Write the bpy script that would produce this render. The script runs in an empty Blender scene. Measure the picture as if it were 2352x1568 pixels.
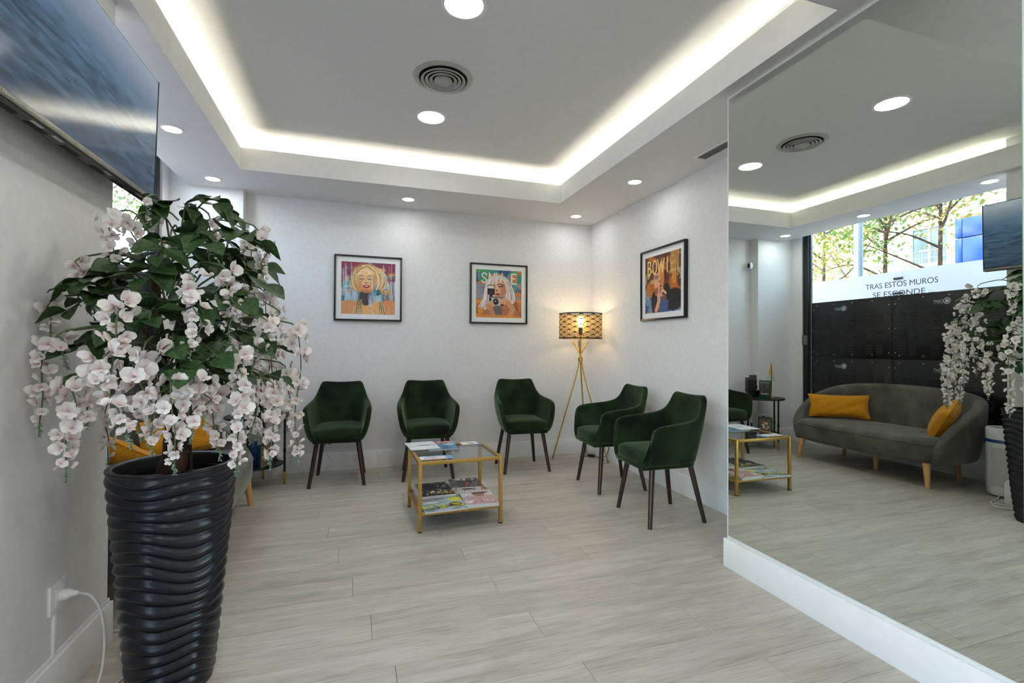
import bpy, bmesh, math, random
import numpy as np
from mathutils import Vector, Matrix

random.seed(7)
RNG = np.random.default_rng(7)
SC = bpy.context.scene
COL = SC.collection
PI = math.pi

# ------------------------------------------------------------------ camera
F_PX, YAW, PITCH, ROLL = 1098.88, math.radians(18.124), math.radians(0.588), math.radians(0.312)
fw = Vector((math.sin(YAW)*math.cos(PITCH), math.cos(YAW)*math.cos(PITCH), math.sin(PITCH)))
rt = Vector((math.cos(YAW), -math.sin(YAW), 0)); up = rt.cross(fw)
r2 = rt*math.cos(ROLL) + up*math.sin(ROLL); u2 = -rt*math.sin(ROLL) + up*math.cos(ROLL)
CAMP = Vector((0, 0, 1.2))
cd = bpy.data.cameras.new('camera'); cam = bpy.data.objects.new('camera', cd); COL.objects.link(cam)
cd.sensor_width = 36; cd.lens = F_PX*36/2352; cd.clip_start = 0.02; cd.clip_end = 300
cam.matrix_world = Matrix(((r2.x, u2.x, -fw.x, 0), (r2.y, u2.y, -fw.y, 0), (r2.z, u2.z, -fw.z, 1.2), (0, 0, 0, 1)))
SC.camera = cam

# ------------------------------------------------------------------ world, sun, exposure
W = bpy.data.worlds.new('sky'); SC.world = W; W.use_nodes = True
wn = W.node_tree.nodes; wl = W.node_tree.links
bg = wn['Background']; sky = wn.new('ShaderNodeTexSky'); sky.sky_type = 'NISHITA'
sky.sun_disc = False; sky.sun_elevation = math.radians(52); sky.sun_rotation = math.radians(60)
hsv = wn.new('ShaderNodeHueSaturation'); hsv.inputs['Saturation'].default_value = 0.85
wl.new(sky.outputs[0], hsv.inputs['Color']); wl.new(hsv.outputs[0], bg.inputs[0]); bg.inputs[1].default_value = 0.48
sd = bpy.data.lights.new('sun', 'SUN'); sd.energy = 7.0; sd.angle = math.radians(0.6); sd.color = (1, .96, .88)
sun = bpy.data.objects.new('sun', sd); COL.objects.link(sun)
sun.rotation_euler = Vector((-0.75, -0.2, -0.85)).to_track_quat('-Z', 'Y').to_euler(); sun.location = (6, 2, 9)
vs = SC.view_settings
SC.display_settings.display_device = 'sRGB'
vs.view_transform = 'Standard'; vs.look = 'None'; vs.gamma = 1.0; vs.use_curve_mapping = False
vs.exposure = 1.6
cy = SC.cycles
cy.use_denoising = True
cy.max_bounces = 10; cy.diffuse_bounces = 6; cy.glossy_bounces = 6; cy.transmission_bounces = 6; cy.transparent_max_bounces = 16
cy.sample_clamp_indirect = 6.0; cy.caustics_reflective = False; cy.caustics_refractive = False
LED_E, TRAY_E, SOFFIT_E, BULB_E, FILL_E = 27.0, 27.0, 22.0, 27.0, 52.0

# ------------------------------------------------------------------ helpers
def lin(c):
    return tuple(((x/255)/12.92 if x/255 <= .04045 else ((x/255+.055)/1.055)**2.4) for x in c)

def new_mat(name):
    m = bpy.data.materials.new(name); m.use_nodes = True
    nt = m.node_tree
    return m, nt, nt.nodes['Principled BSDF']

def pmat(name, c1, c2=None, scale=6.0, stretch=(1, 1, 1), rough=.5, metal=0.0, bump=0.0, bscale=None, detail=4.0,
         sheen=0.0, sheen_tint=(1, 1, 1), coat=0.0, spec=.5, lo=.35, hi=.65, rand=0.0, trans=0.0):
    """procedural noise paint / cloth / metal; colours are sRGB 0-255"""
    m, nt, b = new_mat(name); n = nt.nodes; l = nt.links
    tc = n.new('ShaderNodeTexCoord'); mp = n.new('ShaderNodeMapping'); mp.inputs['Scale'].default_value = stretch
    if rand:
        oi = n.new('ShaderNodeObjectInfo'); ml = n.new('ShaderNodeMath'); ml.operation = 'MULTIPLY'; ml.inputs[1].default_value = rand
        l.new(oi.outputs['Random'], ml.inputs[0]); ad = n.new('ShaderNodeVectorMath'); ad.operation = 'ADD'
        l.new(tc.outputs['Object'], ad.inputs[0]); l.new(ml.outputs[0], ad.inputs[1]); l.new(ad.outputs[0], mp.inputs[0])
    else:
        l.new(tc.outputs['Object'], mp.inputs[0])
    nz = n.new('ShaderNodeTexNoise'); nz.inputs['Scale'].default_value = scale; nz.inputs['Detail'].default_value = detail
    l.new(mp.outputs[0], nz.inputs['Vector'])
    cr = n.new('ShaderNodeValToRGB'); cr.color_ramp.elements[0].position = lo; cr.color_ramp.elements[1].position = hi
    cr.color_ramp.elements[0].color = (*lin(c1), 1); cr.color_ramp.elements[1].color = (*lin(c2 or c1), 1)
    l.new(nz.outputs['Fac'], cr.inputs[0]); l.new(cr.outputs[0], b.inputs['Base Color'])
    b.inputs['Roughness'].default_value = rough; b.inputs['Metallic'].default_value = metal
    b.inputs['Specular IOR Level'].default_value = spec
    b.inputs['Sheen Weight'].default_value = sheen; b.inputs['Sheen Tint'].default_value = (*sheen_tint, 1)
    b.inputs['Sheen Roughness'].default_value = .4
    b.inputs['Coat Weight'].default_value = coat
    b.inputs['Transmission Weight'].default_value = trans
    if bump:
        bp = n.new('ShaderNodeBump'); bp.inputs['Strength'].default_value = bump; bp.inputs['Distance'].default_value = .01
        if bscale:
            n2 = n.new('ShaderNodeTexNoise'); n2.inputs['Scale'].default_value = bscale; n2.inputs['Detail'].default_value = 6
            l.new(mp.outputs[0], n2.inputs['Vector']); l.new(n2.outputs['Fac'], bp.inputs['Height'])
        else:
            l.new(nz.outputs['Fac'], bp.inputs['Height'])
        l.new(bp.outputs[0], b.inputs['Normal'])
    return m

def emit_mat(name, col, strength):
    m = bpy.data.materials.new(name); m.use_nodes = True; nt = m.node_tree; nt.nodes.clear()
    e = nt.nodes.new('ShaderNodeEmission'); e.inputs[0].default_value = (*col, 1); e.inputs[1].default_value = strength
    o = nt.nodes.new('ShaderNodeOutputMaterial'); nt.links.new(e.outputs[0], o.inputs[0]); return m

def glass_mat(name, tint=(.96, .98, .97)):
    m = bpy.data.materials.new(name); m.use_nodes = True; nt = m.node_tree; nt.nodes.clear(); n = nt.nodes; l = nt.links
    t = n.new('ShaderNodeBsdfTransparent'); t.inputs[0].default_value = (*tint, 1)
    g = n.new('ShaderNodeBsdfGlossy'); g.inputs['Roughness'].default_value = 0.0
    lw = n.new('ShaderNodeLayerWeight'); lw.inputs[0].default_value = .5
    pw = n.new('ShaderNodeMath'); pw.operation = 'POWER'; pw.inputs[1].default_value = 5; l.new(lw.outputs['Facing'], pw.inputs[0])
    fr = n.new('ShaderNodeMapRange'); fr.inputs[3].default_value = .04; fr.inputs[4].default_value = .9; l.new(pw.outputs[0], fr.inputs[0])
    mx = n.new('ShaderNodeMixShader'); o = n.new('ShaderNodeOutputMaterial')
    l.new(fr.outputs[0], mx.inputs[0]); l.new(t.outputs[0], mx.inputs[1]); l.new(g.outputs[0], mx.inputs[2]); l.new(mx.outputs[0], o.inputs[0])
    return m

def attr_mat(name, rough=.5, spec=.3, translucent=0.0, bump=0):
    """colour printed / dyed on the mesh (colour attribute 'Col')"""
    m, nt, b = new_mat(name); a = nt.nodes.new('ShaderNodeVertexColor'); a.layer_name = 'Col'
    nt.links.new(a.outputs[0], b.inputs['Base Color']); b.inputs['Roughness'].default_value = rough
    b.inputs['Specular IOR Level'].default_value = spec
    if translucent:
        t = nt.nodes.new('ShaderNodeBsdfTranslucent'); nt.links.new(a.outputs[0], t.inputs[0])
        mx = nt.nodes.new('ShaderNodeMixShader'); mx.inputs[0].default_value = translucent
        nt.links.new(b.outputs[0], mx.inputs[1]); nt.links.new(t.outputs[0], mx.inputs[2])
        nt.links.new(mx.outputs[0], nt.nodes['Material Output'].inputs[0])
    return m

class MB:
    def __init__(self, origin=(0, 0, 0)):
        self.v = []; self.f = []; self.mi = []; self.o = origin
    def add(self, V, F, mi=0):
        k = len(self.v); self.v += [tuple(p) for p in V]; self.f += [tuple(i+k for i in f) for f in F]; self.mi += [mi]*len(F); return self
    def box(self, x0, x1, y0, y1, z0, z1, mi=0):
        V = [(x, y, z) for z in (z0, z1) for y in (y0, y1) for x in (x0, x1)]
        return self.add(V, [(0, 2, 3, 1), (4, 5, 7, 6), (0, 1, 5, 4), (2, 6, 7, 3), (0, 4, 6, 2), (1, 3, 7, 5)], mi)
    def obox(self, c, s, R=None, mi=0):
        R = R or Matrix.Identity(3)
        V = [Vector(c) + R @ Vector((x*s[0]/2, y*s[1]/2, z*s[2]/2)) for z in (-1, 1) for y in (-1, 1) for x in (-1, 1)]
        return self.add(V, [(0, 2, 3, 1), (4, 5, 7, 6), (0, 1, 5, 4), (2, 6, 7, 3), (0, 4, 6, 2), (1, 3, 7, 5)], mi)
    def tube(self, pts, r, n=10, closed=False, mi=0):
        P = [Vector(p) for p in pts]; rs = r if isinstance(r, (list, tuple)) else [r]*len(P)
        V = []; F = []; m = len(P); prev = None
        for i, p in enumerate(P):
            a = P[i-1] if (i or closed) else p; b = P[(i+1) % m] if (i < m-1 or closed) else p
            t = (b-a).normalized()
            if prev is None:
                u = t.orthogonal().normalized()
            else:
                u = (prev - t*prev.dot(t))
                u = u.normalized() if u.length > 1e-6 else t.orthogonal().normalized()
            prev = u; w = t.cross(u)
            for k in range(n):
                th = 2*PI*k/n; V.append(p + (u*math.cos(th)+w*math.sin(th))*rs[i])
        for i in range(m if closed else m-1):
            j = (i+1) % m
            for k in range(n):
                k2 = (k+1) % n; F.append((i*n+k, i*n+k2, j*n+k2, j*n+k))
        if not closed:
            F.append(tuple(range(n-1, -1, -1))); F.append(tuple((m-1)*n+k for k in range(n)))
        return self.add(V, F, mi)
    def lathe(self, prof, n=32, c=(0, 0, 0), mi=0, cap=False):
        V = []; F = []
        for (r, z) in prof:
            for k in range(n):
                th = 2*PI*k/n; V.append((c[0]+r*math.cos(th), c[1]+r*math.sin(th), c[2]+z))
        for i in range(len(prof)-1):
            for k in range(n):
                k2 = (k+1) % n; F.append((i*n+k, i*n+k2, (i+1)*n+k2, (i+1)*n+k))
        if cap:
            F.append(tuple(range(n-1, -1, -1))); F.append(tuple((len(prof)-1)*n+k for k in range(n)))
        return self.add(V, F, mi)
    def grid(self, P, wrap=False, mi=0):
        V = [p for row in P for p in row]; m = len(P[0]); F = []
        for i in range(len(P)-1):
            for j in range(m if wrap else m-1):
                j2 = (j+1) % m; F.append((i*m+j, i*m+j2, (i+1)*m+j2, (i+1)*m+j))
        return self.add(V, F, mi)
    def mesh(self, name, mats, bevel=0, smooth=None, seg=2):
        me = bpy.data.meshes.new(name)
        V = [(x-self.o[0], y-self.o[1], z-self.o[2]) for x, y, z in self.v]
        me.from_pydata(V, [], self.f)
        if not isinstance(mats, (list, tuple)): mats = [mats]
        for m in mats: me.materials.append(m)
        if any(self.mi): me.polygons.foreach_set('material_index', self.mi)
        if bevel:
            bm = bmesh.new(); bm.from_mesh(me)
            ed = [e for e in bm.edges if len(e.link_faces) == 2 and e.calc_face_angle(0) > .5]
            bmesh.ops.bevel(bm, geom=ed, offset=bevel, segments=seg, affect='EDGES', profile=.5, clamp_overlap=True)
            bm.to_mesh(me); bm.free()
            if smooth is None: smooth = 40
        if smooth:
            me.polygons.foreach_set('use_smooth', [True]*len(me.polygons))
            if smooth < 180: me.set_sharp_from_angle(angle=math.radians(smooth))
        me.update(); return me
    def build(self, name, mats, parent=None, bevel=0, smooth=None, seg=2):
        return link(name, self.mesh(name, mats, bevel, smooth, seg), parent, self.o if parent is None else None)

def link(name, data, parent=None, loc=None, rot=None):
    o = bpy.data.objects.new(name, data); COL.objects.link(o)
    if loc is not None: o.location = loc
    if rot is not None: o.rotation_euler = rot
    if parent is not None: o.parent = parent
    return o

def tag(o, label, cat, group=None, kind=None):
    o['label'] = label; o['category'] = cat
    if group: o['group'] = group
    if kind: o['kind'] = kind
    return o

def thing(name, label, cat, loc=(0, 0, 0), rotz=0.0, group=None):
    o = link(name, None, None, loc, (0, 0, rotz)); o.empty_display_size = .1
    return tag(o, label, cat, group)

def struct(o, label=None):
    o['kind'] = 'structure'
    if label: o['label'] = label
    return o

def copy_tree(o, parent=None):
    c = o.copy(); COL.objects.link(c); c.parent = parent
    for ch in list(o.children): copy_tree(ch, c)
    return c

def subsurf(o, lv=2, solid=0.0, offset=-1.0):
    if solid:
        s = o.modifiers.new('thickness', 'SOLIDIFY'); s.thickness = solid; s.offset = offset; s.use_even_offset = False
    s = o.modifiers.new('soft', 'SUBSURF'); s.levels = lv; s.render_levels = lv
    return o

def bez(pts, n=24):
    """Catmull-Rom through points"""
    P = [Vector(p) for p in pts]; P = [2*P[0]-P[1]] + P + [2*P[-1]-P[-2]]; out = []
    seg = len(P)-3; per = max(2, n//seg)
    for i in range(seg):
        a, b, c, d = P[i:i+4]
        for k in range(per):
            t = k/per
            out.append(.5*((2*b)+(c-a)*t+(2*a-5*b+4*c-d)*t*t+(3*b-a-3*c+d)*t**3))
    out.append(P[-2]); return out

def superq(w, d, h, e1=.35, e2=.35, nu=40, nv=20):
    f = lambda x, e: math.copysign(abs(x)**e, x)
    P = []
    for i in range(nv+1):
        v = -PI/2 + PI*i/nv
        P.append([(w/2*f(math.cos(v), e1)*f(math.cos(2*PI*j/nu), e2), d/2*f(math.cos(v), e1)*f(math.sin(2*PI*j/nu), e2), h/2*f(math.sin(v), e1)) for j in range(nu)])
    return P

def text_mesh(s, size, ext=0.0, align='CENTER'):
    cu = bpy.data.curves.new('lettering', 'FONT'); cu.body = s; cu.size = size; cu.align_x = align; cu.extrude = ext
    ob = bpy.data.objects.new('tmp', cu); COL.objects.link(ob)
    bpy.context.view_layer.update()
    me = bpy.data.meshes.new_from_object(ob.evaluated_get(bpy.context.evaluated_depsgraph_get()))
    bpy.data.objects.remove(ob); bpy.data.curves.remove(cu); me.name = 'lettering'; return me

# ---- flat print painter -------------------------------------------------------
class Paint:
    def __init__(self, w, h, col):
        self.w, self.h = w, h; self.a = np.ones((h, w, 3))*np.array(col, float)
        self.Y, self.X = np.mgrid[0:h, 0:w]; self.X = (self.X+.5)/w; self.Y = (self.Y+.5)/h   # y=0 at the top
    def mix(self, mask, col):
        m = np.clip(mask, 0, 1)[..., None]; self.a = self.a*(1-m)+np.array(col, float)*m
    def ell(self, cx, cy, rx, ry, col, ang=0, soft=.12, op=1):
        c, s = math.cos(ang), math.sin(ang); dx, dy = self.X-cx, self.Y-cy
        d = np.hypot((dx*c+dy*s)/rx, (-dx*s+dy*c)/ry); self.mix(np.clip((1-d)/soft+.5, 0, 1)*op, col)
    def rect(self, x0, y0, x1, y1, col, op=1):
        self.mix(((self.X > x0) & (self.X < x1) & (self.Y > y0) & (self.Y < y1))*op, col)
    def stroke(self, pts, wd, col, soft=.25, op=1):
        best = np.full(self.X.shape, 9.)
        for (ax, ay), (bx, by) in zip(pts[:-1], pts[1:]):
            vx, vy = bx-ax, by-ay; L = vx*vx+vy*vy+1e-12
            t = np.clip(((self.X-ax)*vx+(self.Y-ay)*vy)/L, 0, 1)
            best = np.minimum(best, np.hypot(self.X-ax-t*vx, self.Y-ay-t*vy))
        self.mix(np.clip((1-best/(wd/2))/soft+.5, 0, 1)*op, col)
    def noise(self, fx, fy, seed):
        r = np.random.default_rng(seed); g = r.random((fy+2, fx+2)); x = self.X*fx; y = self.Y*fy
        i = x.astype(int); j = y.astype(int); u = x-i; v = y-j; u = u*u*(3-2*u); v = v*v*(3-2*v)
        return (g[j, i]*(1-u)+g[j, i+1]*u)*(1-v)+(g[j+1, i]*(1-u)+g[j+1, i+1]*u)*v
    def blot(self, fx, fy, seed, th, col, op=1, y0=-1, y1=2, soft=.08):
        n = self.noise(fx, fy, seed)*.7+self.noise(fx*3, fy*3, seed+1)*.3
        self.mix(np.clip((n-th)/soft, 0, 1)*op*((self.Y > y0) & (self.Y < y1)), col)
    def grain(self, amt, seed, fx=60, fy=60):
        self.a += (self.noise(fx, fy, seed)[..., None]-.5)*amt
    def mesh(self, name, W, H, mat):
        """grid in the local XZ plane, facing -Y, centred"""
        w, h = self.w, self.h
        xs = np.linspace(-W/2, W/2, w); zs = np.linspace(H/2, -H/2, h)
        V = np.zeros((h, w, 3)); V[..., 0] = xs[None, :]; V[..., 2] = zs[:, None]
        idx = np.arange(w*h).reshape(h, w)
        F = np.stack([idx[1:, :-1], idx[1:, 1:], idx[:-1, 1:], idx[:-1, :-1]], -1).reshape(-1, 4)
        me = bpy.data.meshes.new(name); me.from_pydata(V.reshape(-1, 3).tolist(), [], F.tolist()); me.materials.append(mat)
        c = np.clip(self.a, 0, 255)/255; c = np.where(c <= .04045, c/12.92, ((c+.055)/1.055)**2.4)
        ca = me.color_attributes.new('Col', 'FLOAT_COLOR', 'POINT')
        ca.data.foreach_set('color', np.concatenate([c, np.ones((h, w, 1))], -1).ravel()); return me

# ------------------------------------------------------------------ materials
M = {}
M['wall'] = pmat('wall_paint', (228, 228, 227), (233, 233, 232), scale=30, rough=.75, bump=.015, bscale=400, spec=.25)
M['ceil'] = pmat('ceiling_paint', (226, 227, 226), (230, 230, 229), scale=20, rough=.8, bump=.03, bscale=200, spec=.2)
M['trim'] = pmat('white_lacquer', (236, 236, 235), (240, 240, 239), scale=15, rough=.35, spec=.45)
M['outer'] = pmat('outer_render', (150, 148, 145), (165, 162, 158), scale=8, rough=.9)
M['black_metal'] = pmat('black_powder_coat', (12, 13, 15), (20, 21, 23), scale=300, rough=.45, bump=.05)
M['panel_black'] = pmat('black_panel', (8, 9, 10), (13, 14, 15), scale=200, rough=.32, bump=.03)
M['louver'] = pmat('dark_louver', (50, 51, 50), (58, 58, 57), scale=40, rough=.45)
M['bolt'] = pmat('steel_bolt', (190, 186, 170), (205, 200, 185), scale=80, rough=.35, metal=.6)
M['gold'] = pmat('brushed_gold', (176, 138, 66), (196, 160, 88), scale=60, stretch=(1, 1, 6), rough=.38, metal=.75, spec=.5)
M['brass'] = pmat('polished_brass', (205, 160, 70), (220, 178, 90), scale=20, rough=.25, metal=.95)
M['walnut'] = pmat('dark_walnut', (34, 18, 12), (60, 34, 22), scale=10, stretch=(6, 6, 1), rough=.35, bump=.05, coat=.2)
M['beech'] = pmat('beech_wood', (188, 140, 88), (212, 166, 112), scale=9, stretch=(5, 5, 1), rough=.45)
M['velvet'] = pmat('green_velvet', (9, 21, 9), (38, 60, 28), scale=5.0, rough=.85, sheen=.42, sheen_tint=(.40, .58, .34), bump=.25, bscale=26, lo=.38, hi=.78, rand=20, spec=.2, detail=5)
M['velvet_grey'] = pmat('grey_velvet', (70, 69, 61), (106, 104, 94), scale=5, rough=.85, sheen=.45, sheen_tint=(.75, .74, .66), bump=.2, bscale=14, lo=.3, hi=.72, spec=.2, detail=5)
M['mustard'] = pmat('mustard_linen', (186, 122, 14), (208, 144, 30), scale=30, stretch=(1, 6, 1), rough=.85, bump=.25, bscale=120, sheen=.2, spec=.2)
M['pot'] = pmat('navy_black_resin', (6, 11, 24), (9, 15, 30), scale=30, rough=.27, spec=.42)
M['pot_in'] = pmat('pot_inside', (16, 16, 18), (26, 25, 25), scale=20, rough=.5)
M['soil'] = pmat('dark_moss', (18, 15, 11), (40, 33, 24), scale=40, rough=.95, bump=.6)
M['bark'] = pmat('brown_bark', (38, 25, 16), (86, 62, 42), scale=22, stretch=(1, 1, .25), rough=.85, bump=.6, bscale=60)
M['leaf'] = pmat('dark_leaf', (24, 44, 22), (62, 92, 46), scale=9, rough=.5, rand=30, spec=.4, lo=.3, hi=.7)
M['stem'] = pmat('green_stem', (78, 100, 62), (98, 120, 84), scale=20, rough=.6)
M['bud'] = pmat('grey_green_bud', (104, 134, 116), (134, 160, 140), scale=30, rough=.6)
M['flower'] = attr_mat('blush_petal', rough=.6, spec=.2, translucent=.25)
M['print'] = attr_mat('ink_print', rough=.4, spec=.4)
M['white_plastic'] = pmat('white_plastic', (226, 228, 228), (232, 233, 233), scale=20, rough=.35)
M['frame_black'] = pmat('frame_black', (14, 14, 15), (20, 20, 21), scale=60, rough=.35)
M['mat_white'] = pmat('picture_mount', (232, 233, 232), (236, 237, 236), scale=60, rough=.7)
M['paper'] = pmat('page_edges', (196, 197, 194), (218, 219, 216), scale=60, stretch=(1, 1, 40), rough=.7)
M['glass'] = glass_mat('clear_glass')
M['table_glass'] = glass_mat('table_glass', (.90, .94, .92))
M['mirror_edge'] = pmat('mirror_edge_green', (120, 150, 132), (130, 160, 142), scale=20, rough=.15)
M['grey_plastic'] = pmat('grey_plastic', (120, 124, 128), (140, 143, 146), scale=30, rough=.4)
M['blue_plastic'] = pmat('blue_band', (22, 58, 122), (26, 66, 134), scale=30, rough=.3)
M['black_plastic'] = pmat('black_plastic', (14, 14, 15), (24, 24, 25), scale=50, rough=.4)
M['tv_under'] = pmat('tv_underside', (44, 43, 40), (56, 55, 52), scale=50, rough=.45)
M['tv_bezel'] = pmat('tv_bezel', (112, 110, 100), (126, 123, 112), scale=30, rough=.35, metal=.4)
M['sticker'] = pmat('silver_sticker', (176, 176, 182), (198, 198, 202), scale=60, rough=.5)
M['cable_white'] = pmat('white_cable', (212, 213, 212), (222, 222, 221), scale=40, rough=.45)
M['cable_black'] = pmat('black_cable', (14, 14, 14), (22, 22, 22), scale=40, rough=.5)
M['ink'] = pmat('dark_grey_lettering', (84, 90, 96), (96, 102, 108), scale=20, rough=.6)
M['logo'] = pmat('pale_logo_print', (172, 186, 190), (190, 202, 206), scale=20, rough=.5)
M['fitting'] = pmat('satin_steel', (104, 110, 114), (124, 130, 134), scale=60, rough=.35, metal=.7)
M['vent_grey'] = pmat('vent_grey', (168, 168, 160), (180, 180, 172), scale=20, rough=.5)
M['vent_dark'] = pmat('vent_dark', (10, 10, 10), (16, 16, 16), scale=20, rough=.8)
M['green_stand'] = pmat('green_acrylic', (24, 66, 38), (30, 76, 46), scale=20, rough=.25)
M['kraft'] = pmat('dark_kraft_card', (62, 54, 48), (80, 70, 62), scale=20, rough=.8)
M['petal_pink'] = pmat('dried_pink', (190, 140, 130), (214, 176, 164), scale=40, rough=.8)

# floor boards: grey-beige oak with long grain running along the board
def floor_mat():
    m, nt, b = new_mat('oak_floor'); n = nt.nodes; l = nt.links
    tc = n.new('ShaderNodeTexCoord'); oi = n.new('ShaderNodeObjectInfo')
    ml = n.new('ShaderNodeMath'); ml.operation = 'MULTIPLY'; ml.inputs[1].default_value = 37
    ad = n.new('ShaderNodeVectorMath'); ad.operation = 'ADD'
    l.new(oi.outputs['Random'], ml.inputs[0]); l.new(tc.outputs['Object'], ad.inputs[0]); l.new(ml.outputs[0], ad.inputs[1])
    def nz(sc, st, det=5, dist=0.0):
        mp = n.new('ShaderNodeMapping'); mp.inputs['Scale'].default_value = st; l.new(ad.outputs[0], mp.inputs[0])
        t = n.new('ShaderNodeTexNoise'); t.inputs['Scale'].default_value = sc; t.inputs['Detail'].default_value = det
        t.inputs['Distortion'].default_value = dist; l.new(mp.outputs[0], t.inputs['Vector']); return t
    a = nz(2.6, (.8, 7, 1), 8, .5); c = nz(9, (1.0, 24, 1), 5, .5); d = nz(2.2, (1.2, 3.0, 1), 4)
    r1 = n.new('ShaderNodeValToRGB'); e = r1.color_ramp.elements; e[0].position = .28; e[1].position = .72
    e[0].color = (*lin((172, 166, 153)), 1); e[1].color = (*lin((200, 195, 183)), 1); l.new(a.outputs['Fac'], r1.inputs[0])
    r2_ = n.new('ShaderNodeValToRGB'); e = r2_.color_ramp.elements; e[0].position = .30; e[1].position = .52
    e[0].color = (.66, .64, .61, 1); e[1].color = (1, 1, 1, 1); l.new(c.outputs['Fac'], r2_.inputs[0])
    mx = n.new('ShaderNodeMix'); mx.data_type = 'RGBA'; mx.blend_type = 'MULTIPLY'; mx.inputs[0].default_value = .75
    l.new(r1.outputs[0], mx.inputs[6]); l.new(r2_.outputs[0], mx.inputs[7])
    r3 = n.new('ShaderNodeValToRGB'); e = r3.color_ramp.elements; e[0].position = .22; e[1].position = .40
    e[0].color = (.80, .78, .75, 1); e[1].color = (1.0, 1.0, 1.0, 1); l.new(d.outputs['Fac'], r3.inputs[0])
    m2 = n.new('ShaderNodeMix'); m2.data_type = 'RGBA'; m2.blend_type = 'MULTIPLY'; m2.inputs[0].default_value = 1
    l.new(mx.outputs[2], m2.inputs[6]); l.new(r3.outputs[0], m2.inputs[7])
    hs = n.new('ShaderNodeMapRange'); hs.inputs[3].default_value = .93; hs.inputs[4].default_value = 1.05
    l.new(oi.outputs['Random'], hs.inputs[0])
    m3 = n.new('ShaderNodeVectorMath'); m3.operation = 'SCALE'; l.new(m2.outputs[2], m3.inputs[0]); l.new(hs.outputs[0], m3.inputs['Scale'])
    l.new(m3.outputs[0], b.inputs['Base Color'])
    b.inputs['Roughness'].default_value = .42; b.inputs['Specular IOR Level'].default_value = .45
    bp = n.new('ShaderNodeBump'); bp.inputs['Strength'].default_value = .12; bp.inputs['Distance'].default_value = .004
    l.new(c.outputs['Fac'], bp.inputs['Height']); l.new(bp.outputs[0], b.inputs['Normal'])
    return m
M['floor'] = floor_mat()

def mirror_mat():
    m = bpy.data.materials.new('mirror_silver'); m.use_nodes = True; nt = m.node_tree; nt.nodes.clear()
    g = nt.nodes.new('ShaderNodeBsdfGlossy'); g.inputs['Roughness'].default_value = 0; g.inputs[0].default_value = (.80, .85, .80, 1)
    o = nt.nodes.new('ShaderNodeOutputMaterial'); nt.links.new(g.outputs[0], o.inputs[0]); return m
M['mirror'] = mirror_mat()

def film_mat():
    m, nt, b = new_mat('white_window_film'); b.inputs['Base Color'].default_value = (.9, .9, .92, 1); b.inputs['Roughness'].default_value = .6
    nz = nt.nodes.new('ShaderNodeTexNoise'); nz.inputs['Scale'].default_value = 30
    t = nt.nodes.new('ShaderNodeBsdfTranslucent'); t.inputs[0].default_value = (.93, .93, .95, 1)
    bp = nt.nodes.new('ShaderNodeBump'); bp.inputs['Strength'].default_value = .02; nt.links.new(nz.outputs['Fac'], bp.inputs['Height']); nt.links.new(bp.outputs[0], b.inputs['Normal'])
    mx = nt.nodes.new('ShaderNodeMixShader'); mx.inputs[0].default_value = .75
    nt.links.new(b.outputs[0], mx.inputs[1]); nt.links.new(t.outputs[0], mx.inputs[2]); nt.links.new(mx.outputs[0], nt.nodes['Material Output'].inputs[0]); return m
M['film'] = film_mat()

# ------------------------------------------------------------------ room shell
XR, YB, XM, YM, ZS, ZC = 2.555, 4.924, 1.953, 2.1425, 2.586, 2.847
XC0, XC1, YC0, YC1 = -.874, 1.869, 1.438, 4.241
XT, YT, XW, YP, XP = -.942, 2.350, -1.56, 4.80, -.962
ZR = 2.97

fl = struct(MB().box(-1.75, XR+.15, -2.6, YB+.15, -.12, -.0085).build('floor', M['floor']), 'grey-beige oak plank floor')
PW, PL = .193, 1.285
pm = MB().box(-PL/2+.0006, PL/2-.0006, -PW/2+.0006, PW/2-.0006, -.0085, 0).mesh('plank', M['floor'], bevel=.0008, seg=1)
row = 0; y = YB - PW*.42
while y > -.2:
    off = (row*.47 % 1.0)*PL; x = -1.75 - off
    while x < XR+.02:
        a, b_ = max(x, -1.75), min(x+PL, XR+.14)
        if b_-a > .03:
            o = link('plank', pm, fl, ((a+b_)/2, y, 0)); o.scale = ((b_-a)/PL, 1, 1)
        x += PL
    row += 1; y -= PW
MB().box(-1.75, XR+.14, -2.6, y+PW/2, -.0085, 0).build('floor_rear', M['floor'], fl)

struct(MB().box(-1.60, XR+.15, YB, YB+.15, 0, ZR).build('wall_back', M['wall']))
struct(MB().box(-1.60, XP, YP, YB, 0, ZR).build('wall_pillar', M['wall']))
struct(MB().box(XR, XR+.15, YM, YB, 0, ZR).build('wall_right', M['wall']))
struct(MB().box(XM, XR+.15, -2.6, YM, 0, ZR).build('wall_mirror_side', M['wall'], bevel=.002))
wl_ = MB()
wl_.box(-1.75, XT, 1.28, YT, 0, ZR); wl_.box(-1.75, XT, -2.6, -1.7, 0, ZR); wl_.box(-1.75, XT, -1.7, 1.28, 2.4, ZR)
struct(wl_.build('wall_left', M['wall'], bevel=.002))
struct(MB().box(-1.75, XR+.15, -2.75, -2.6, 0, ZR).build('wall_rear', M['wall']))
ww = MB(); ww.box(-1.66, XW, YT, 4.60, 0, .342); ww.box(-1.60, -1.53, 4.66, YP, 0, ZR); ww.box(-1.66, XW, YT, 4.66, 2.86, ZR)
struct(ww.build('wall_window', M['wall']))
struct(MB().box(-1.75, XR+.15, -2.75, YB+.15, ZR, ZR+.1).build('roof', M['outer']))

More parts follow.
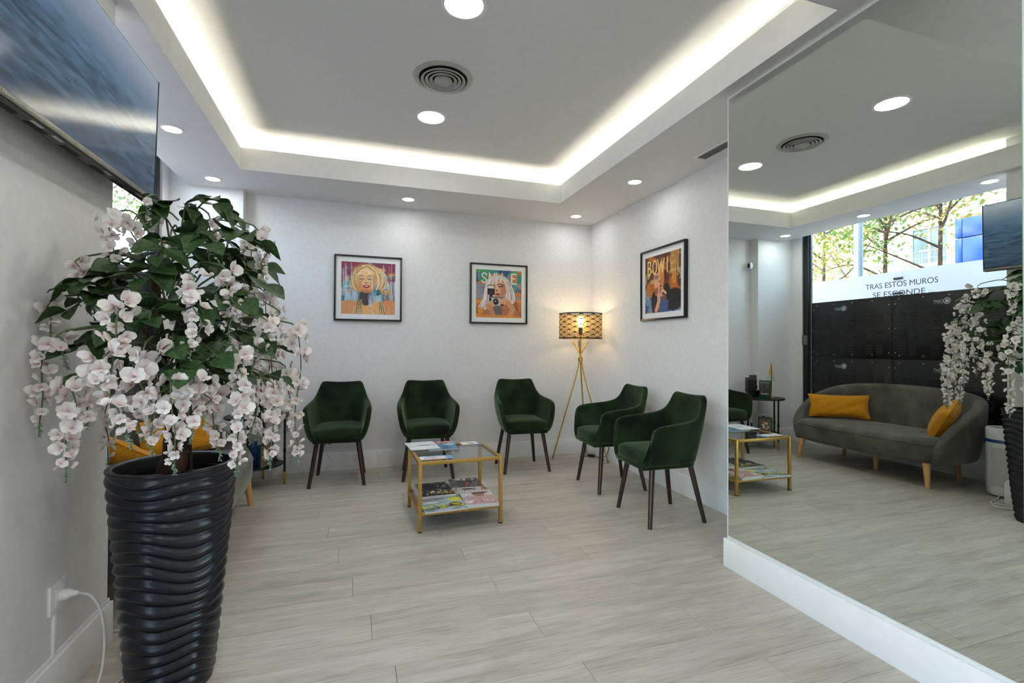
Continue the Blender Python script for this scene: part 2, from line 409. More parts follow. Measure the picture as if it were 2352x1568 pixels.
# ceiling: soffit with a raised tray and a light cove round it
c = MB(); T = .018; RC = .19     # lip thickness, cove depth
x0, x1, y0, y1 = -1.377, XR, -2.6, YB
c.box(x0, XC0-RC, y0, y1, ZS, ZS+.03); c.box(XC1+RC, x1, y0, y1, ZS, ZS+.03)
c.box(XC0-RC, XC1+RC, y0, YC0-RC, ZS, ZS+.03); c.box(XC0-RC, XC1+RC, YC1+RC, y1, ZS, ZS+.03)
c.box(XC0-RC, XC0-T, YC0-RC, YC1+RC, ZS, ZS+.03); c.box(XC1+T, XC1+RC, YC0-RC, YC1+RC, ZS, ZS+.03)
c.box(XC0-T, XC1+T, YC0-RC, YC0-T, ZS, ZS+.03); c.box(XC0-T, XC1+T, YC1+T, YC1+RC, ZS, ZS+.03)
ZL = 2.760
for (a, b_, d, e) in ((XC0-T, XC0, YC0-T, YC1+T), (XC1, XC1+T, YC0-T, YC1+T), (XC0, XC1, YC0-T, YC0), (XC0, XC1, YC1, YC1+T)):
    c.box(a, b_, d, e, ZS, ZL)
for (a, b_, d, e) in ((XC0-RC-.03, XC0-RC, YC0-RC, YC1+RC), (XC1+RC, XC1+RC+.03, YC0-RC, YC1+RC), (XC0-RC-.03, XC1+RC+.03, YC0-RC-.03, YC0-RC), (XC0-RC-.03, XC1+RC+.03, YC1+RC, YC1+RC+.03)):
    c.box(a, b_, d, e, ZS+.02, ZC+.01)
c.box(XC0-RC-.03, XC1+RC+.03, YC0-RC-.03, YC1+RC+.03, ZC, ZC+.03)
c.box(x0-.02, x0, YT, YP, ZS, ZR)
struct(c.build('ceiling', M['ceil']))

# LED strip lying in the cove behind the lip
M['led'] = emit_mat('warm_led', (1.0, .92, .75), LED_E)
s = MB(); zl = 2.733; w = .012; k = T+.06
for (a, b_, d, e) in ((XC0-k-w, XC0-k, YC0-k, YC1+k), (XC1+k, XC1+k+w, YC0-k, YC1+k), (XC0-k, XC1+k, YC0-k-w, YC0-k), (XC0-k, XC1+k, YC1+k, YC1+k+w)):
    s.box(a, b_, d, e, zl, zl+.004)
tray = MB()
for (a, b_, d, e) in ((XC0-k-w-.004, XC0-k+.004, YC0-k-w, YC1+k+w), (XC1+k-.004, XC1+k+w+.004, YC0-k-w, YC1+k+w), (XC0-k, XC1+k, YC0-k-w-.004, YC0-k+.004), (XC0-k, XC1+k, YC1+k-.004, YC1+k+w+.004)):
    tray.box(a, b_, d, e, ZS+.03, zl)
st = thing('led_strip', 'warm white light strip hidden in the ceiling cove', 'light strip', (0, 0, 0))
s.build('strip', M['led'], st); tray.build('strip_base', M['trim'], st)

# baseboards
def bb(name, segs):
    o = struct(MB().box(*segs[0]).build(name, M['trim'], bevel=.0015))
    for sg in segs[1:]:
        MB().box(*sg).build('board', M['trim'], o, bevel=.0015)
    return o
BT, BH = .015, .163
bb('baseboard_back', [(.2185, XR, YB-BT, YB, 0, BH), (XP, .2165, YB-BT, YB, 0, BH)])
bb('baseboard_right', [(XR-BT, XR, YM, YB-BT, 0, BH)])
bb('baseboard_mirror', [(XM-.009-.006, XM, -2.6, YM+.012, 0, .154)])
bb('baseboard_left', [(XT, XT+.015, 1.28, YT, 0, .160), (XT, XT+.006, 1.28, YT+.006, .160, .176)])
bb('baseboard_left_end', [(XW, XT+.015, YT, YT+.013, 0, .160)])
bb('baseboard_window', [(XW, XW+.014, YT+.013, 4.66, 0, .163)])
bb('baseboard_pillar', [(-1.53, XP+.014, YP-.014, YP, 0, .163), (XP, XP+.014, YP, YB-BT, 0, .163)])

# street window: black frame, two panes, white film, lettering
XG = -1.61
wf = MB(); wf.box(-1.605, XW+.012, 4.587, 4.66, 0, 2.86); wf.box(-1.64, -1.585, YT, 4.587, 2.80, 2.86); wf.box(-1.64, -1.592, YT, 4.587, .342, .40)
win = struct(wf.build('window_1', M['black_metal'], bevel=.003), 'black-framed shop window behind the grey sofa')
MB().box(-1.602, -1.578, 4.570, 4.587, .342, 2.80).build('window_channel', M['fitting'], win)
for (a, b_) in ((3.561, 4.587), (YT, 3.559)):
    MB().box(XG-.008, XG, a, b_, .40, 2.80).build('pane', M['glass'], win)
MB().box(XG, XG+.0006, YT, 4.587, 1.60, 2.026).build('window_film', M['film'], win)
for txt, yc, zb, sz in (('TRAS ESTOS MUROS', 3.556, 1.862, .083), ('SE ESCONDE ...', 3.53, 1.764, .083)):
    me = text_mesh(txt, sz, .0004); me.materials.append(M['ink'])
    xs = [v.co.x for v in me.vertices]; want = .712 if txt[0] == 'T' else .60; k = want/(max(xs)-min(xs)); cx = (max(xs)+min(xs))/2
    for v in me.vertices:
        x_, y_, z_ = v.co; v.co = (XG+.0012+z_, yc-(x_-cx)*k, zb+y_)
    o = link('lettering', me, win)
    o['label'] = 'grey window lettering, mirrored from inside'
for z_ in (1.948, 1.79):
    MB().box(XG-.02, XG+.012, 3.520, 3.612, z_-.011, z_+.011).build('glass_clamp', M['fitting'], win, bevel=.003)
MB().box(XW, XW+.03, 4.59, 4.665, 1.24, 1.36).build('window_handle', M['fitting'], win, bevel=.004)

# glazed shop entrance beside the camera (outside the frame, lets the daylight in)
w2 = MB()
for a in (-1.7, -.72, .24, 1.22): w2.box(-1.40, -1.34, a, a+.06, 0, 2.4)
w2.box(-1.40, -1.34, -1.7, 1.28, 2.34, 2.4); w2.box(-1.40, -1.34, -1.7, 1.28, 0, .06)
win2 = struct(w2.build('window_2', M['black_metal'], bevel=.003), 'black-framed glazed shop entrance')
for a in (-1.64, -.66, .30): MB().box(-1.376, -1.368, a, a+.92, .06, 2.34).build('pane', M['glass'], win2)
MB().box(-1.75, XT, -1.7, 1.28, -.005, .001).build('door_sill', M['fitting'], win2)

# big wall mirror
mi = MB(); mi.box(XM-.005, XM, .908, YM-.014, .1726, 2.569)
mo = mi.build('wall_mirror', [M['mirror_edge'], M['mirror']])
for p in mo.data.polygons:
    if p.normal.x < -.9: p.material_index = 1
tag(mo, 'large frameless mirror covering the white side wall', 'mirror')

# ------------------------------------------------------------------ green velvet armchairs
TOP = [(0, .272, .856), (.10, .270, .860), (.165, .264, .868), (.19, .252, .855), (.207, .232, .81), (.224, .205, .76), (.242, .165, .722),
       (.258, .10, .703), (.27, .0, .692), (.278, -.10, .684), (.281, -.175, .674), (.279, -.212, .652), (.273, -.226, .61), (.262, -.236, .54),
       (.243, -.246, .47), (.213, -.255, .42)]
BOT = [(0, .195), (.075, .193), (.125, .187), (.155, .172), (.172, .15), (.184, .125), (.19, .09), (.194, .04), (.196, -.03), (.197, -.10),
       (.198, -.15), (.198, -.185), (.198, -.21), (.198, -.228), (.198, -.243), (.198, -.255)]
def chair_shell():
    rows = 8; half = []
    for i, (t, b_) in enumerate(zip(TOP, BOT)):
        wgt = min(1, max(0, (i-2)/5)); colm = []
        for k in range(rows+1):
            u = k/rows; g = (1-wgt)*u**.95 + wgt*math.sin(u*PI/2)**.8
            colm.append((b_[0]+(t[0]-b_[0])*g, b_[1]+(t[1]-b_[1])*g, .39+(t[2]-.39)*u))
        half.append(colm)
    full = [[(-x, y, z) for x, y, z in cl] for cl in half[:0:-1]] + half
    return MB().grid(full)
def make_chair():
    r = thing('armchair', '', 'chair')
    sh = chair_shell().build('shell', M['velvet'], r, smooth=180)
    subsurf(sh, 2, .042, -1.0)
    out = [(-x, y) for x, y in BOT[:0:-1]] + BOT
    n = len(out); V = [(x*.97, y*.98, .376) for x, y in out] + [(x, y, .412) for x, y in out]
    F = [tuple(range(n-1, -1, -1)), tuple(range(n, 2*n))] + [(i, (i+1) % n, n+(i+1) % n, n+i) for i in range(n)]
    MB().add(V, F).build('seat_base', M['velvet'], r, bevel=.008)
    P = superq(.40, .455, .105, .42, .36, 44, 16)
    P = [[(x, y-.035, z+.447+.010*(1-(x/.2)**2)*(z > 0)) for x, y, z in rw] for rw in P]
    MB().grid(P, wrap=True).build('seat_cushion', M['velvet'], r, smooth=180)
    for (tx, ty, fx, fy) in ((-.165, -.165, -.222, -.215), (.165, -.165, .222, -.215), (-.15, .14, -.205, .215), (.15, .14, .205, .215)):
        MB().tube([(tx, ty, .385), ((tx+fx)/2, (ty+fy)/2, .19), (fx, fy, 0)], [.0195, .0175, .0145], 14).build('leg', M['walnut'], r, smooth=40)
    return r
ch0 = make_chair()
CH = [(-.128, 4.545, -3.3, 'green velvet armchair at the left, partly behind the flowering tree'),
      (.645, 4.522, -3.6, 'green velvet armchair against the back wall, behind the brass coffee table'),
      (1.572, 4.492, -3.0, 'green velvet armchair against the back wall, beside the tripod floor lamp'),
      (2.118, 3.69, -93.2, 'green velvet armchair by the right wall, the one nearer the lamp'),
      (2.082, 2.932, -93.4, 'green velvet armchair by the right wall, nearest the mirror')]
for i, (x, y, a, lab) in enumerate(CH):
    o = ch0 if i == 0 else copy_tree(ch0)
    o.location = (x, y, 0); o.rotation_euler = (0, 0, math.radians(a)); o['label'] = lab; o['group'] = 'green velvet armchairs'

# ------------------------------------------------------------------ sofa and cushions
SO = (-1.09, 3.40, 0)
sofa = thing('sofa', 'curved dark grey velvet sofa with beech legs under the shop window', 'sofa', SO)
ST = [(-.375, 0, .835), (-.375, .22, .832), (-.372, .40, .82), (-.355, .54, .806), (-.315, .65, .785), (-.25, .72, .758), (-.15, .757, .72),
      (-.03, .768, .672), (.09, .762, .61), (.20, .748, .53), (.275, .728, .46), (.32, .70, .405), (.345, .675, .36)]
SB = [(-.33, 0), (-.33, .22), (-.325, .38), (-.31, .50), (-.275, .60), (-.215, .66), (-.125, .69), (-.02, .70), (.09, .70), (.20, .69), (.27, .675), (.31, .66), (.335, .645)]
half = []
for i, (t, b_) in enumerate(zip(ST, SB)):
    half.append([(b_[0]+(t[0]-b_[0])*math.sin(k/8*PI/2)**.9, b_[1]+(t[1]-b_[1])*math.sin(k/8*PI/2)**.9, .205+(t[2]-.205)*k/8) for k in range(9)])
full = [[(x, -y, z) for x, y, z in cl] for cl in half[:0:-1]] + half
subsurf(MB().grid(full).build('backrest', M['velvet_grey'], sofa, smooth=180), 2, .095, -0.6)
def seat_outline(n=72):
    pts = []
    for k in range(n):
        th = 2*PI*k/n; cx_, sy_ = math.cos(th), math.sin(th)
        x = .36*math.copysign(abs(cx_)**.55, cx_); y = .735*math.copysign(abs(sy_)**.42, sy_)
        if x > 0: x *= 1.0 + .06*math.cos(y/.735*PI/2)
        pts.append((x+.035, y))
    return pts
so = seat_outline(); rows = []
for sc_, z in ((.90, .205), (.955, .215), (.985, .25), (1.0, .31), (1.0, .365), (.985, .40), (.95, .415), (.80, .425), (.4, .43), (.02, .43)):
    rows.append([(x*sc_ + (1-sc_)*-.03, y*sc_, z) for x, y in so])
m_ = MB().grid(rows, wrap=True); m_.f.append(tuple(range(len(so)-1, -1, -1))); m_.mi.append(0)
seat = m_.build('seat', M['velvet_grey'], sofa, smooth=60)
MB().tube([(x*1.003, y*1.003, .378) for x, y in so], .0035, 6, closed=True).build('piping', M['velvet_grey'], seat, smooth=180)
for (x, y) in ((-.735, 4.02), (-.755, 2.785), (-1.03, 3.405), (-1.30, 3.93), (-1.335, 2.875)):
    lx, ly = x-SO[0], y-SO[1]
    MB().tube([(lx*.93, ly*.96, .215), (lx, ly, 0)], [.029, .0165], 16).build('leg', M['beech'], sofa, smooth=40)

def pillow(name, label, w, h, t, loc, rot, seed):
    r = np.random.default_rng(seed); n, m2 = 26, 18; top = []; ph = r.random(6)*6
    for i in range(n+1):
        u = -1+2*i/n; rw = []
        for j in range(m2+1):
            v = -1+2*j/m2
            px = 1-.07*(1-v*v)*abs(u)**3; py = 1-.10*(1-u*u)*abs(v)**3
            q = max(0, (1-abs(u)**2.6)*(1-abs(v)**2.6))**.5
            wr = .09*math.sin(3*u+ph[0]+2*v)*math.sin(4*v+ph[1]) + .06*math.sin(7*u*v+ph[2]) + .05*math.sin(9*(u+v)+ph[3])
            rw.append((u*w/2*px, v*h/2*py, t/2*q*(1+wr)+.002))
        top.append(rw)
    mb = MB(); mb.grid(top); mb.grid([[(x, y, -z*.95) for x, y, z in rw[::-1]] for rw in top])
    edge = [top[i][0] for i in range(n+1)] + [top[n][j] for j in range(1, m2+1)] + [top[i][m2] for i in range(n-1, -1, -1)] + [top[0][j] for j in range(m2-1, 0, -1)]
    o = mb.build(name, M['mustard'], None, smooth=180); o.location = loc; o.rotation_euler = rot
    MB().tube([(x, y, 0) for x, y, z in edge], .0035, 6, closed=True).build('seam', M['mustard'], o, smooth=180)
    return tag(o, label, 'cushion', 'mustard cushions on the sofa')
# local x = long side, local y = short side, local z = thickness
def basis(ex, ey):
    ex = Vector(ex).normalized(); ey = Vector(ey); ey = (ey-ex*ey.dot(ex)).normalized(); ez = ex.cross(ey)
    return Matrix((ex, ey, ez)).transposed().to_euler()
pillow('cushion', 'mustard rectangular cushion lying along the sofa back', .56, .26, .13, (-1.15, 3.885, .565), basis((.33, .41, -.01), (-.30, .22, 1)), 3)
pillow('cushion', 'crumpled mustard cushion leaning on the sofa arm nearest the tall planter', .38, .31, .15, (-1.06, 2.835, .56), basis((.22, -.52, .78), (.85, -.25, -.32)), 5)

# ------------------------------------------------------------------ brass coffee table with magazines
TL = (.670, 3.388, 0); TR = math.radians(1.2); A = .545/2; B = .525/2; q = .011
tb = thing('coffee_table', 'square brass coffee table with glass top and magazine shelf', 'table', TL, TR)
for sx in (-1, 1):
    for sy in (-1, 1):
        lg = MB().box(sx*A-q, sx*A+q, sy*B-q, sy*B+q, .004, .452).build('leg', M['gold'], tb, bevel=.0015)
        MB().box(sx*A-q-.002, sx*A+q+.002, sy*B-q-.002, sy*B+q+.002, 0, .006).build('foot', M['walnut'], lg)
for z0, z1 in ((.430, .452), (.106, .128)):
    for sx in (-1, 1): MB().box(sx*A-q, sx*A+q, -B+q, B-q, z0, z1).build('rail', M['gold'], tb, bevel=.0015)
    for sy in (-1, 1): MB().box(-A+q, A-q, sy*B-q, sy*B+q, z0, z1).build('rail', M['gold'], tb, bevel=.0015)
    MB().box(-A+q, A-q, -B+q, B-q, z1-.009, z1-.002).build('glass_top' if z0 > .3 else 'glass_shelf', M['table_glass'], tb)
tag(tb, tb['label'], 'table')

def mag(name, label, cx, cy, z0, w, h, t, ang, paint, group='magazines on the coffee table', extra=None):
    """magazine lying flat, cover up, top of the cover away from the camera"""
    o = thing(name, label, 'magazine' if name == 'magazine' else name.replace('_', ' '), (cx, cy, z0), math.radians(ang), group)
    MB().box(-w/2, w/2, -h/2, h/2, 0, t-.0006).build('pages', M['paper'], o, bevel=min(.001, t*.2))
    me = paint.mesh('cover', w, h, M['print'])
    for v in me.vertices: v.co = (v.co.x, v.co.z, t)
    cv = link('cover', me, o)
    if extra: extra(o, t)
    return o
def P_(col): return Paint(56, 70, col)
# shelf
p = P_((40, 36, 40)); p.blot(9, 12, 11, .5, (120, 120, 128), .6); p.ell(.62, .3, .3, .2, (22, 22, 28)); p.blot(20, 20, 12, .55, (205, 206, 210), .8, .08, .45)
p.ell(.35, .28, .22, .22, (26, 28, 50)); p.ell(.5, .55, .25, .09, (60, 38, 32)); p.ell(.62, .57, .08, .05, (170, 120, 100))
p.blot(16, 8, 14, .5, (214, 178, 60), .9, .68, .9); p.blot(22, 10, 16, .55, (228, 226, 220), .8, .62, .82); p.grain(26, 3)
mag('magazine', 'magazine with a dark patterned cover and yellow lines, rear left of the shelf', .558, 3.495, .1385, .235, .32, .022, 3, p)
p = P_((208, 168, 192)); p.grain(12, 2)
mag('magazine', 'thin pink-backed magazine poking out at the left of the shelf', .540, 3.502, .128, .232, .30, .010, 5, p)
p = P_((112, 110, 110)); p.blot(6, 8, 21, .45, (74, 68, 68), .9, 0, .7); p.ell(.55, .33, .2, .25, (58, 50, 50)); p.ell(.52, .14, .07, .07, (176, 138, 118))
p.blot(18, 3, 22, .45, (206, 206, 206), .9, .02, .14); p.stroke([(.5, .62), (.57, .34), (.66, .62)], .05, (196, 70, 58)); p.rect(0, .72, 1, 1, (196, 197, 196))
p.ell(.5, .85, .2, .05, (46, 46, 48)); 
for x_ in (.12, .4, .72, .95): p.stroke([(x_, .78), (x_-.02, .97)], .035, (186, 52, 44))
mag('magazine', 'grey magazine with a red letter on its cover, rear right of the shelf', .800, 3.555, .128, .225, .335, .028, -4, p)
p = P_((188, 202, 206)); p.blot(7, 9, 31, .5, (126, 150, 160), .8); p.ell(.35, .75, .4, .1, (92, 116, 124), ang=-.2); p.ell(.2, .25, .25, .1, (176, 150, 138)); p.ell(.25, .3, .2, .07, (214, 222, 224))
p.rect(.72, .0, 1, .36, (226, 222, 84)); p.ell(.78, .62, .16, .2, (58, 54, 46)); p.blot(14, 14, 33, .5, (222, 212, 40), .9, .5, .8); p.rect(0, 0, .6, .12, (150, 146, 142)); p.grain(22, 5)
mag('magazine', 'pale blue magazine with yellow patches on the shelf front, beside the pink one', .568, 3.205, .128, .285, .245, .012, 3, p)
def instyle(o, t):
    me = text_mesh('InStyle', .062, 0); me.materials.append(M['magenta'])
    k = .19/max(v.co.x for v in me.vertices)/1.0 if False else 1
    xs = [v.co.x for v in me.vertices]; k = .195/(max(xs)-min(xs))
    for v in me.vertices: v.co = (v.co.x*k-.005, .098+v.co.y*.75, t+.0003)
    link('cover_title', me, o)
M['magenta'] = pmat('magenta_ink', (176, 34, 92), (190, 44, 104), scale=30, rough=.5)
p = P_((222, 218, 218)); p.ell(.5, .72, .62, .36, (196, 158, 158)); p.blot(8, 9, 41, .45, (214, 176, 184), .7, .35, 1); p.ell(.55, .26, .2, .12, (122, 96, 84)); p.ell(.56, .36, .15, .12, (168, 128, 108))
p.ell(.6, .2, .26, .06, (92, 74, 64)); p.stroke([(.1, .85), (.5, .8), (.9, .95)], .05, (160, 112, 92)); p.blot(20, 10, 42, .55, (236, 232, 232), .9, .72, .9); p.grain(18, 6)
mag('magazine', 'pink fashion magazine with a magenta title, front right of the shelf', .823, 3.243, .128, .222, .295, .026, -2.5, p, extra=instyle)
# on the glass
p = Paint(70, 56, (216, 222, 226)); p.rect(0, .62, 1, 1, (226, 230, 232)); p.ell(.58, .5, .25, .035, (40, 42, 52)); p.ell(.12, .13, .03, .03, (30, 32, 60)); p.stroke([(.9, .15), (.92, .6)], .015, (120, 126, 132)); p.stroke([(0, .63), (1, .62)], .012, (178, 184, 190))
mag('brochure', 'white brochure with a dark emblem on the glass, at its rear left corner', .476, 3.585, .4575, .212, .27, .005, 4, p, 'papers on the glass table top')
p = Paint(50, 70, (96, 140, 172)); p.ell(.5, .15, .45, .1, (190, 90, 84)); p.blot(9, 9, 51, .5, (214, 206, 204), .8, 0, .4); p.blot(8, 10, 52, .5, (52, 76, 122), .9, .35, 1); p.ell(.75, .45, .2, .08, (150, 200, 220)); p.blot(12, 12, 53, .6, (24, 28, 44), .9, .55, 1); p.grain(24, 9)
mag('magazine', 'blue magazine under the white brochure on the glass table top', .622, 3.575, .4515, .215, .29, .006, -3, p)
p = Paint(50, 30, (228, 226, 222)); p.ell(.5, .3, .14, .12, (170, 140, 132)); p.ell(.62, .62, .2, .14, (120, 116, 110)); p.grain(8, 2)
mag('card', 'small white card at the rear right of the glass table top', .838, 3.615, .4515, .128, .108, .002, 3, p, 'papers on the glass table top')
p = Paint(30, 30, (110, 142, 162)); p.grain(16, 4)
mag('leaflet', 'blue-grey leaflet in the far right corner of the glass table top', .905, 3.600, .4515, .05, .09, .0015, 0, p, 'papers on the glass table top')
p = Paint(70, 36, (150, 186, 222)); p.ell(.35, .85, .4, .45, (222, 172, 158)); p.ell(.62, .7, .2, .4, (228, 190, 178)); p.ell(.1, .4, .15, .4, (226, 232, 240)); p.rect(.82, 0, 1, 1, (92, 150, 200)); p.blot(14, 10, 61, .6, (236, 240, 244), .9, .2, 1); p.ell(.18, .5, .04, .1, (60, 110, 190))
mag('leaflet', 'pale blue and pink leaflet at the front left of the glass table top', .520, 3.213, .4515, .215, .10, .002, 0, p, 'papers on the glass table top')

# ------------------------------------------------------------------ tripod floor lamp
LP = (2.270, 4.600, 0)
lp = thing('floor_lamp', 'brass tripod floor lamp with a black and gold scallop drum shade', 'floor lamp', LP)
for fx, fy in ((1.998, 4.708), (2.495, 4.405), (2.470, 4.845)):
    dx, dy = fx-LP[0], fy-LP[1]; L = math.hypot(dx, dy); ux, uy = dx/L, dy/L; ct = .011
    pts = bez([(-ux*.085, -uy*.085, 1.262), (-ux*.062, -uy*.062, 1.222), (-ux*.022, -uy*.022, 1.155), (ux*.010, uy*.010, 1.095), (ux*.014, uy*.014, 1.04), (ux*.028, uy*.028, .96), (ux*.075, uy*.075, .78), (dx, dy, .003)], 56)
    MB().tube(pts, .0072, 10).build('leg', M['brass'], lp, smooth=180)
MB().lathe([(0, 1.045), (.026, 1.045), (.026, 1.085), (0, 1.085)], 18).build('collar', M['brass'], lp, smooth=40)
MB().lathe([(0, 1.07), (.011, 1.07), (.011, 1.34), (0, 1.34)], 14).build('pole', M['brass'], lp, smooth=40)
MB().lathe([(0, 1.33), (.022, 1.335), (.022, 1.395), (.016, 1.405), (0, 1.405)], 18).build('socket', M['black_plastic'], lp, smooth=40)
M['bulb'] = emit_mat('warm_bulb', (1.0, .73, .40), BULB_E)
MB().lathe([(.004, 1.405), (.014, 1.41), (.02, 1.43), (.03, 1.46), (.031, 1.48), (.024, 1.505), (.012, 1.52), (.0005, 1.524)], 18).build('bulb', M['bulb'], lp, smooth=180)
SR, SZ0, SZ1 = .227, 1.288, 1.550
def shade_mask(nu, nv):
    """True where the sheet is cut away: seigaiha fans with radial slits"""
    circ = 2*PI*SR; nf = 11; fw_ = circ/nf; R = fw_*.475; rh = fw_*.205
    U = (np.arange(nu)+.5)/nu*circ; V = (np.arange(nv)+.5)/nv*(SZ1-SZ0)
    hole = np.zeros((nv, nu), bool); done = np.zeros((nv, nu), bool)
    UU, VV = np.meshgrid(U, V)
    for rr in range(-4, 14):
        cy_ = rr*rh; off = (rr % 2)*.5*fw_
        du = (UU-off+fw_/2) % fw_-fw_/2; dv = VV-cy_
        rad = np.hypot(du, dv); ang = np.arctan2(dv, du)
        ins = (rad < R) & (dv > -.001) & ~done
        slit = (np.mod(ang/PI*14, 1.0) > .30) & (rad > R*.30) & (rad < R*.95)
        hole |= ins & slit; done |= ins
    return hole
nu, nv = 840, 96; hm = shade_mask(nu, nv); edge = 3
hm[:edge] = False; hm[-edge:] = False
def perforated(r):
    th = np.arange(nu)/nu*2*PI; zz = SZ0+(SZ1-SZ0)*np.arange(nv+1)/nv
    V = np.stack([np.broadcast_to(r*np.cos(th), (nv+1, nu)), np.broadcast_to(r*np.sin(th), (nv+1, nu)), np.broadcast_to(zz[:, None], (nv+1, nu))], -1).reshape(-1, 3)
    jj, ii = np.nonzero(~hm); i2 = (ii+1) % nu
    F = np.stack([jj*nu+ii, jj*nu+i2, (jj+1)*nu+i2, (jj+1)*nu+ii], -1)
    return V.tolist(), F.tolist()
M['shade_black'] = pmat('shade_black', (14, 12, 10), (22, 19, 15), scale=60, rough=.6)
M['shade_gold'] = pmat('shade_gold_foil', (226, 178, 58), (238, 196, 84), scale=60, rough=.32, metal=.55)
sh = MB().add(*perforated(SR)).build('lamp_shade', M['shade_black'], lp)
MB().add(*perforated(SR-.0016)).build('shade_lining', M['shade_gold'], sh)
for z_ in (SZ0, SZ1): MB().tube([(SR*math.cos(k*2*PI/64), SR*math.sin(k*2*PI/64), z_) for k in range(64)], .0028, 6, closed=True).build('shade_rim', M['shade_black'], sh, smooth=180)
sp = MB()
for k in range(3): sp.tube([(0, 0, 1.345), (SR*math.cos(k*2.094), SR*math.sin(k*2.094), SZ0+.003)], .0018, 6)
sp.build('shade_spider', M['brass'], lp)
cb = MB(); cb.tube(bez([(2.29, 4.62, .02), (2.36, 4.72, .008), (2.42, 4.72, .01), (2.455, 4.69, .018), (2.50, 4.60, .010), (2.51, 4.52, .006), (2.47, 4.55, .03), (2.525, 4.50, .05), (2.535, 4.46, .15), (2.532, 4.45, .22)], 60), .0035, 8)
cbo = thing('extension_cord', 'black cord with inline switch in the room corner', 'cord', (2.45, 4.69, 0))
cb.o = (2.45, 4.69, 0); cb.build('cord', M['cable_black'], cbo, smooth=180)
mb = MB(); mb.grid([[(x, y, z+.019) for x, y, z in rw] for rw in superq(.085, .034, .03, .5, .5, 20, 10)], wrap=True); mb.build('switch', M['black_plastic'], cbo, smooth=180).rotation_euler = (0, 0, -.75)

# ------------------------------------------------------------------ tall wavy planter
PC = (-.612, 2.010, 0)
def planter():
    nu_, nz_ = 176, 240; H = .770; rows = []
    for i in range(nz_+1):
        z = H*i/nz_; u = z/H; rr = .124+.068*u**.92; rw = []
        for k in range(nu_):
            th = 2*PI*k/nu_
            ph = z/.0415 + .40*math.sin(2*th+5*z+.6) + .24*math.sin(3*th-9*z+2.0) + .10*math.sin(5*th+14*z)
            s_ = ph % 1.0; prof = (1-(abs(s_-.42)/.58 if s_ > .42 else abs(s_-.42)/.42)**1.5)
            fade = min(1, (H-z)/.03)*min(1, z/.01)
            r_ = rr + .0105*prof*fade - .005*fade
            rw.append((r_*math.cos(th), r_*math.sin(th), z))
        rows.append(rw)
    return rows
pot = thing('planter', 'tall tapered navy-black planter with wavy ribs beside the wall', 'planter', PC)
m_ = MB().grid(planter(), wrap=True); m_.f.append(tuple(range(175, -1, -1))); m_.mi.append(0)
m_.build('planter_body', M['pot'], pot, smooth=180)
MB().lathe([(.192, .766), (.1945, .770), (.1945, .776), (.192, .779), (.178, .779), (.173, .777), (.171, .770)], 96).build('rim', M['pot'], pot, smooth=40)
MB().lathe([(.171, .772), (.168, .735), (.164, .733), (.164, .725), (.167, .722), (.158, .60)], 72).build('inner_liner', M['pot_in'], pot, smooth=30)
MB().lathe([(.158, .62), (.08, .628), (.001, .63)], 48).build('soil', M['soil'], pot, smooth=180)

# ------------------------------------------------------------------ flowering tree (trunk, leafy branches, hanging racemes)
TC = Vector(PC)
tree = thing('flowering_tree', 'artificial wisteria tree with blush-white flowers and dark green leaves', 'plant', (PC[0], PC[1], .60))
TO = (PC[0], PC[1], .60)
def twig(pts, rs, n=36, seg=9):
    P = bez(pts, n); k = len(P); R = [np.interp(i/(k-1), np.linspace(0, 1, len(rs)), rs) for i in range(k)]
    return P, R
for j, pts in enumerate((((-.045, .005, .60), (-.03, .0, .75), (-.012, -.004, .88), (-.028, .0, 1.02), (-.05, .01, 1.20), (-.062, .0, 1.38), (-.05, .01, 1.55)),
                         ((.015, -.02, .60), (.018, -.03, .72), (.026, -.028, .82), (.036, -.02, .93), (.02, -.005, 1.08), (.0, .02, 1.25), (.02, .03, 1.42)),
                         ((-.055, -.02, .60), (-.035, -.032, .70), (.005, -.045, .80), (.012, -.03, .90), (-.01, -.01, 1.0), (-.06, -.02, 1.15), (-.10, -.03, 1.28)),
                         ((.055, -.015, .60), (.057, -.02, .70), (.055, -.02, .80), (.045, -.015, .90), (.04, .0, 1.0)))):
    P, R = twig([(PC[0]+x, PC[1]+y, z) for x, y, z in pts], ((.025, .021, .018, .014, .009), (.030, .025, .021, .015, .009), (.015, .013, .011, .008, .005), (.007, .006, .005))[j])
    rr = np.random.default_rng(j); R = [r*(1+.12*math.sin(i*1.3+j)+.06*rr.standard_normal()) for i, r in enumerate(R)]
    mb = MB(TO); mb.tube(P, R, 10); mb.build('trunk', M['bark'], tree, smooth=180)

def ray_dir(px, py):
    return fw + r2*((px-1176)/F_PX) - u2*((py-784)/F_PX)
def at_y(px, py, Y):
    d = ray_dir(px, py); return CAMP + d*(Y/d.y)
def safe(p, margin=.03):
    p = Vector(p)
    if p.y < YT+.05 and p.x < XT+margin: p.x = XT+margin
    if p.x < -1.45: p.x = -1.45
    return p

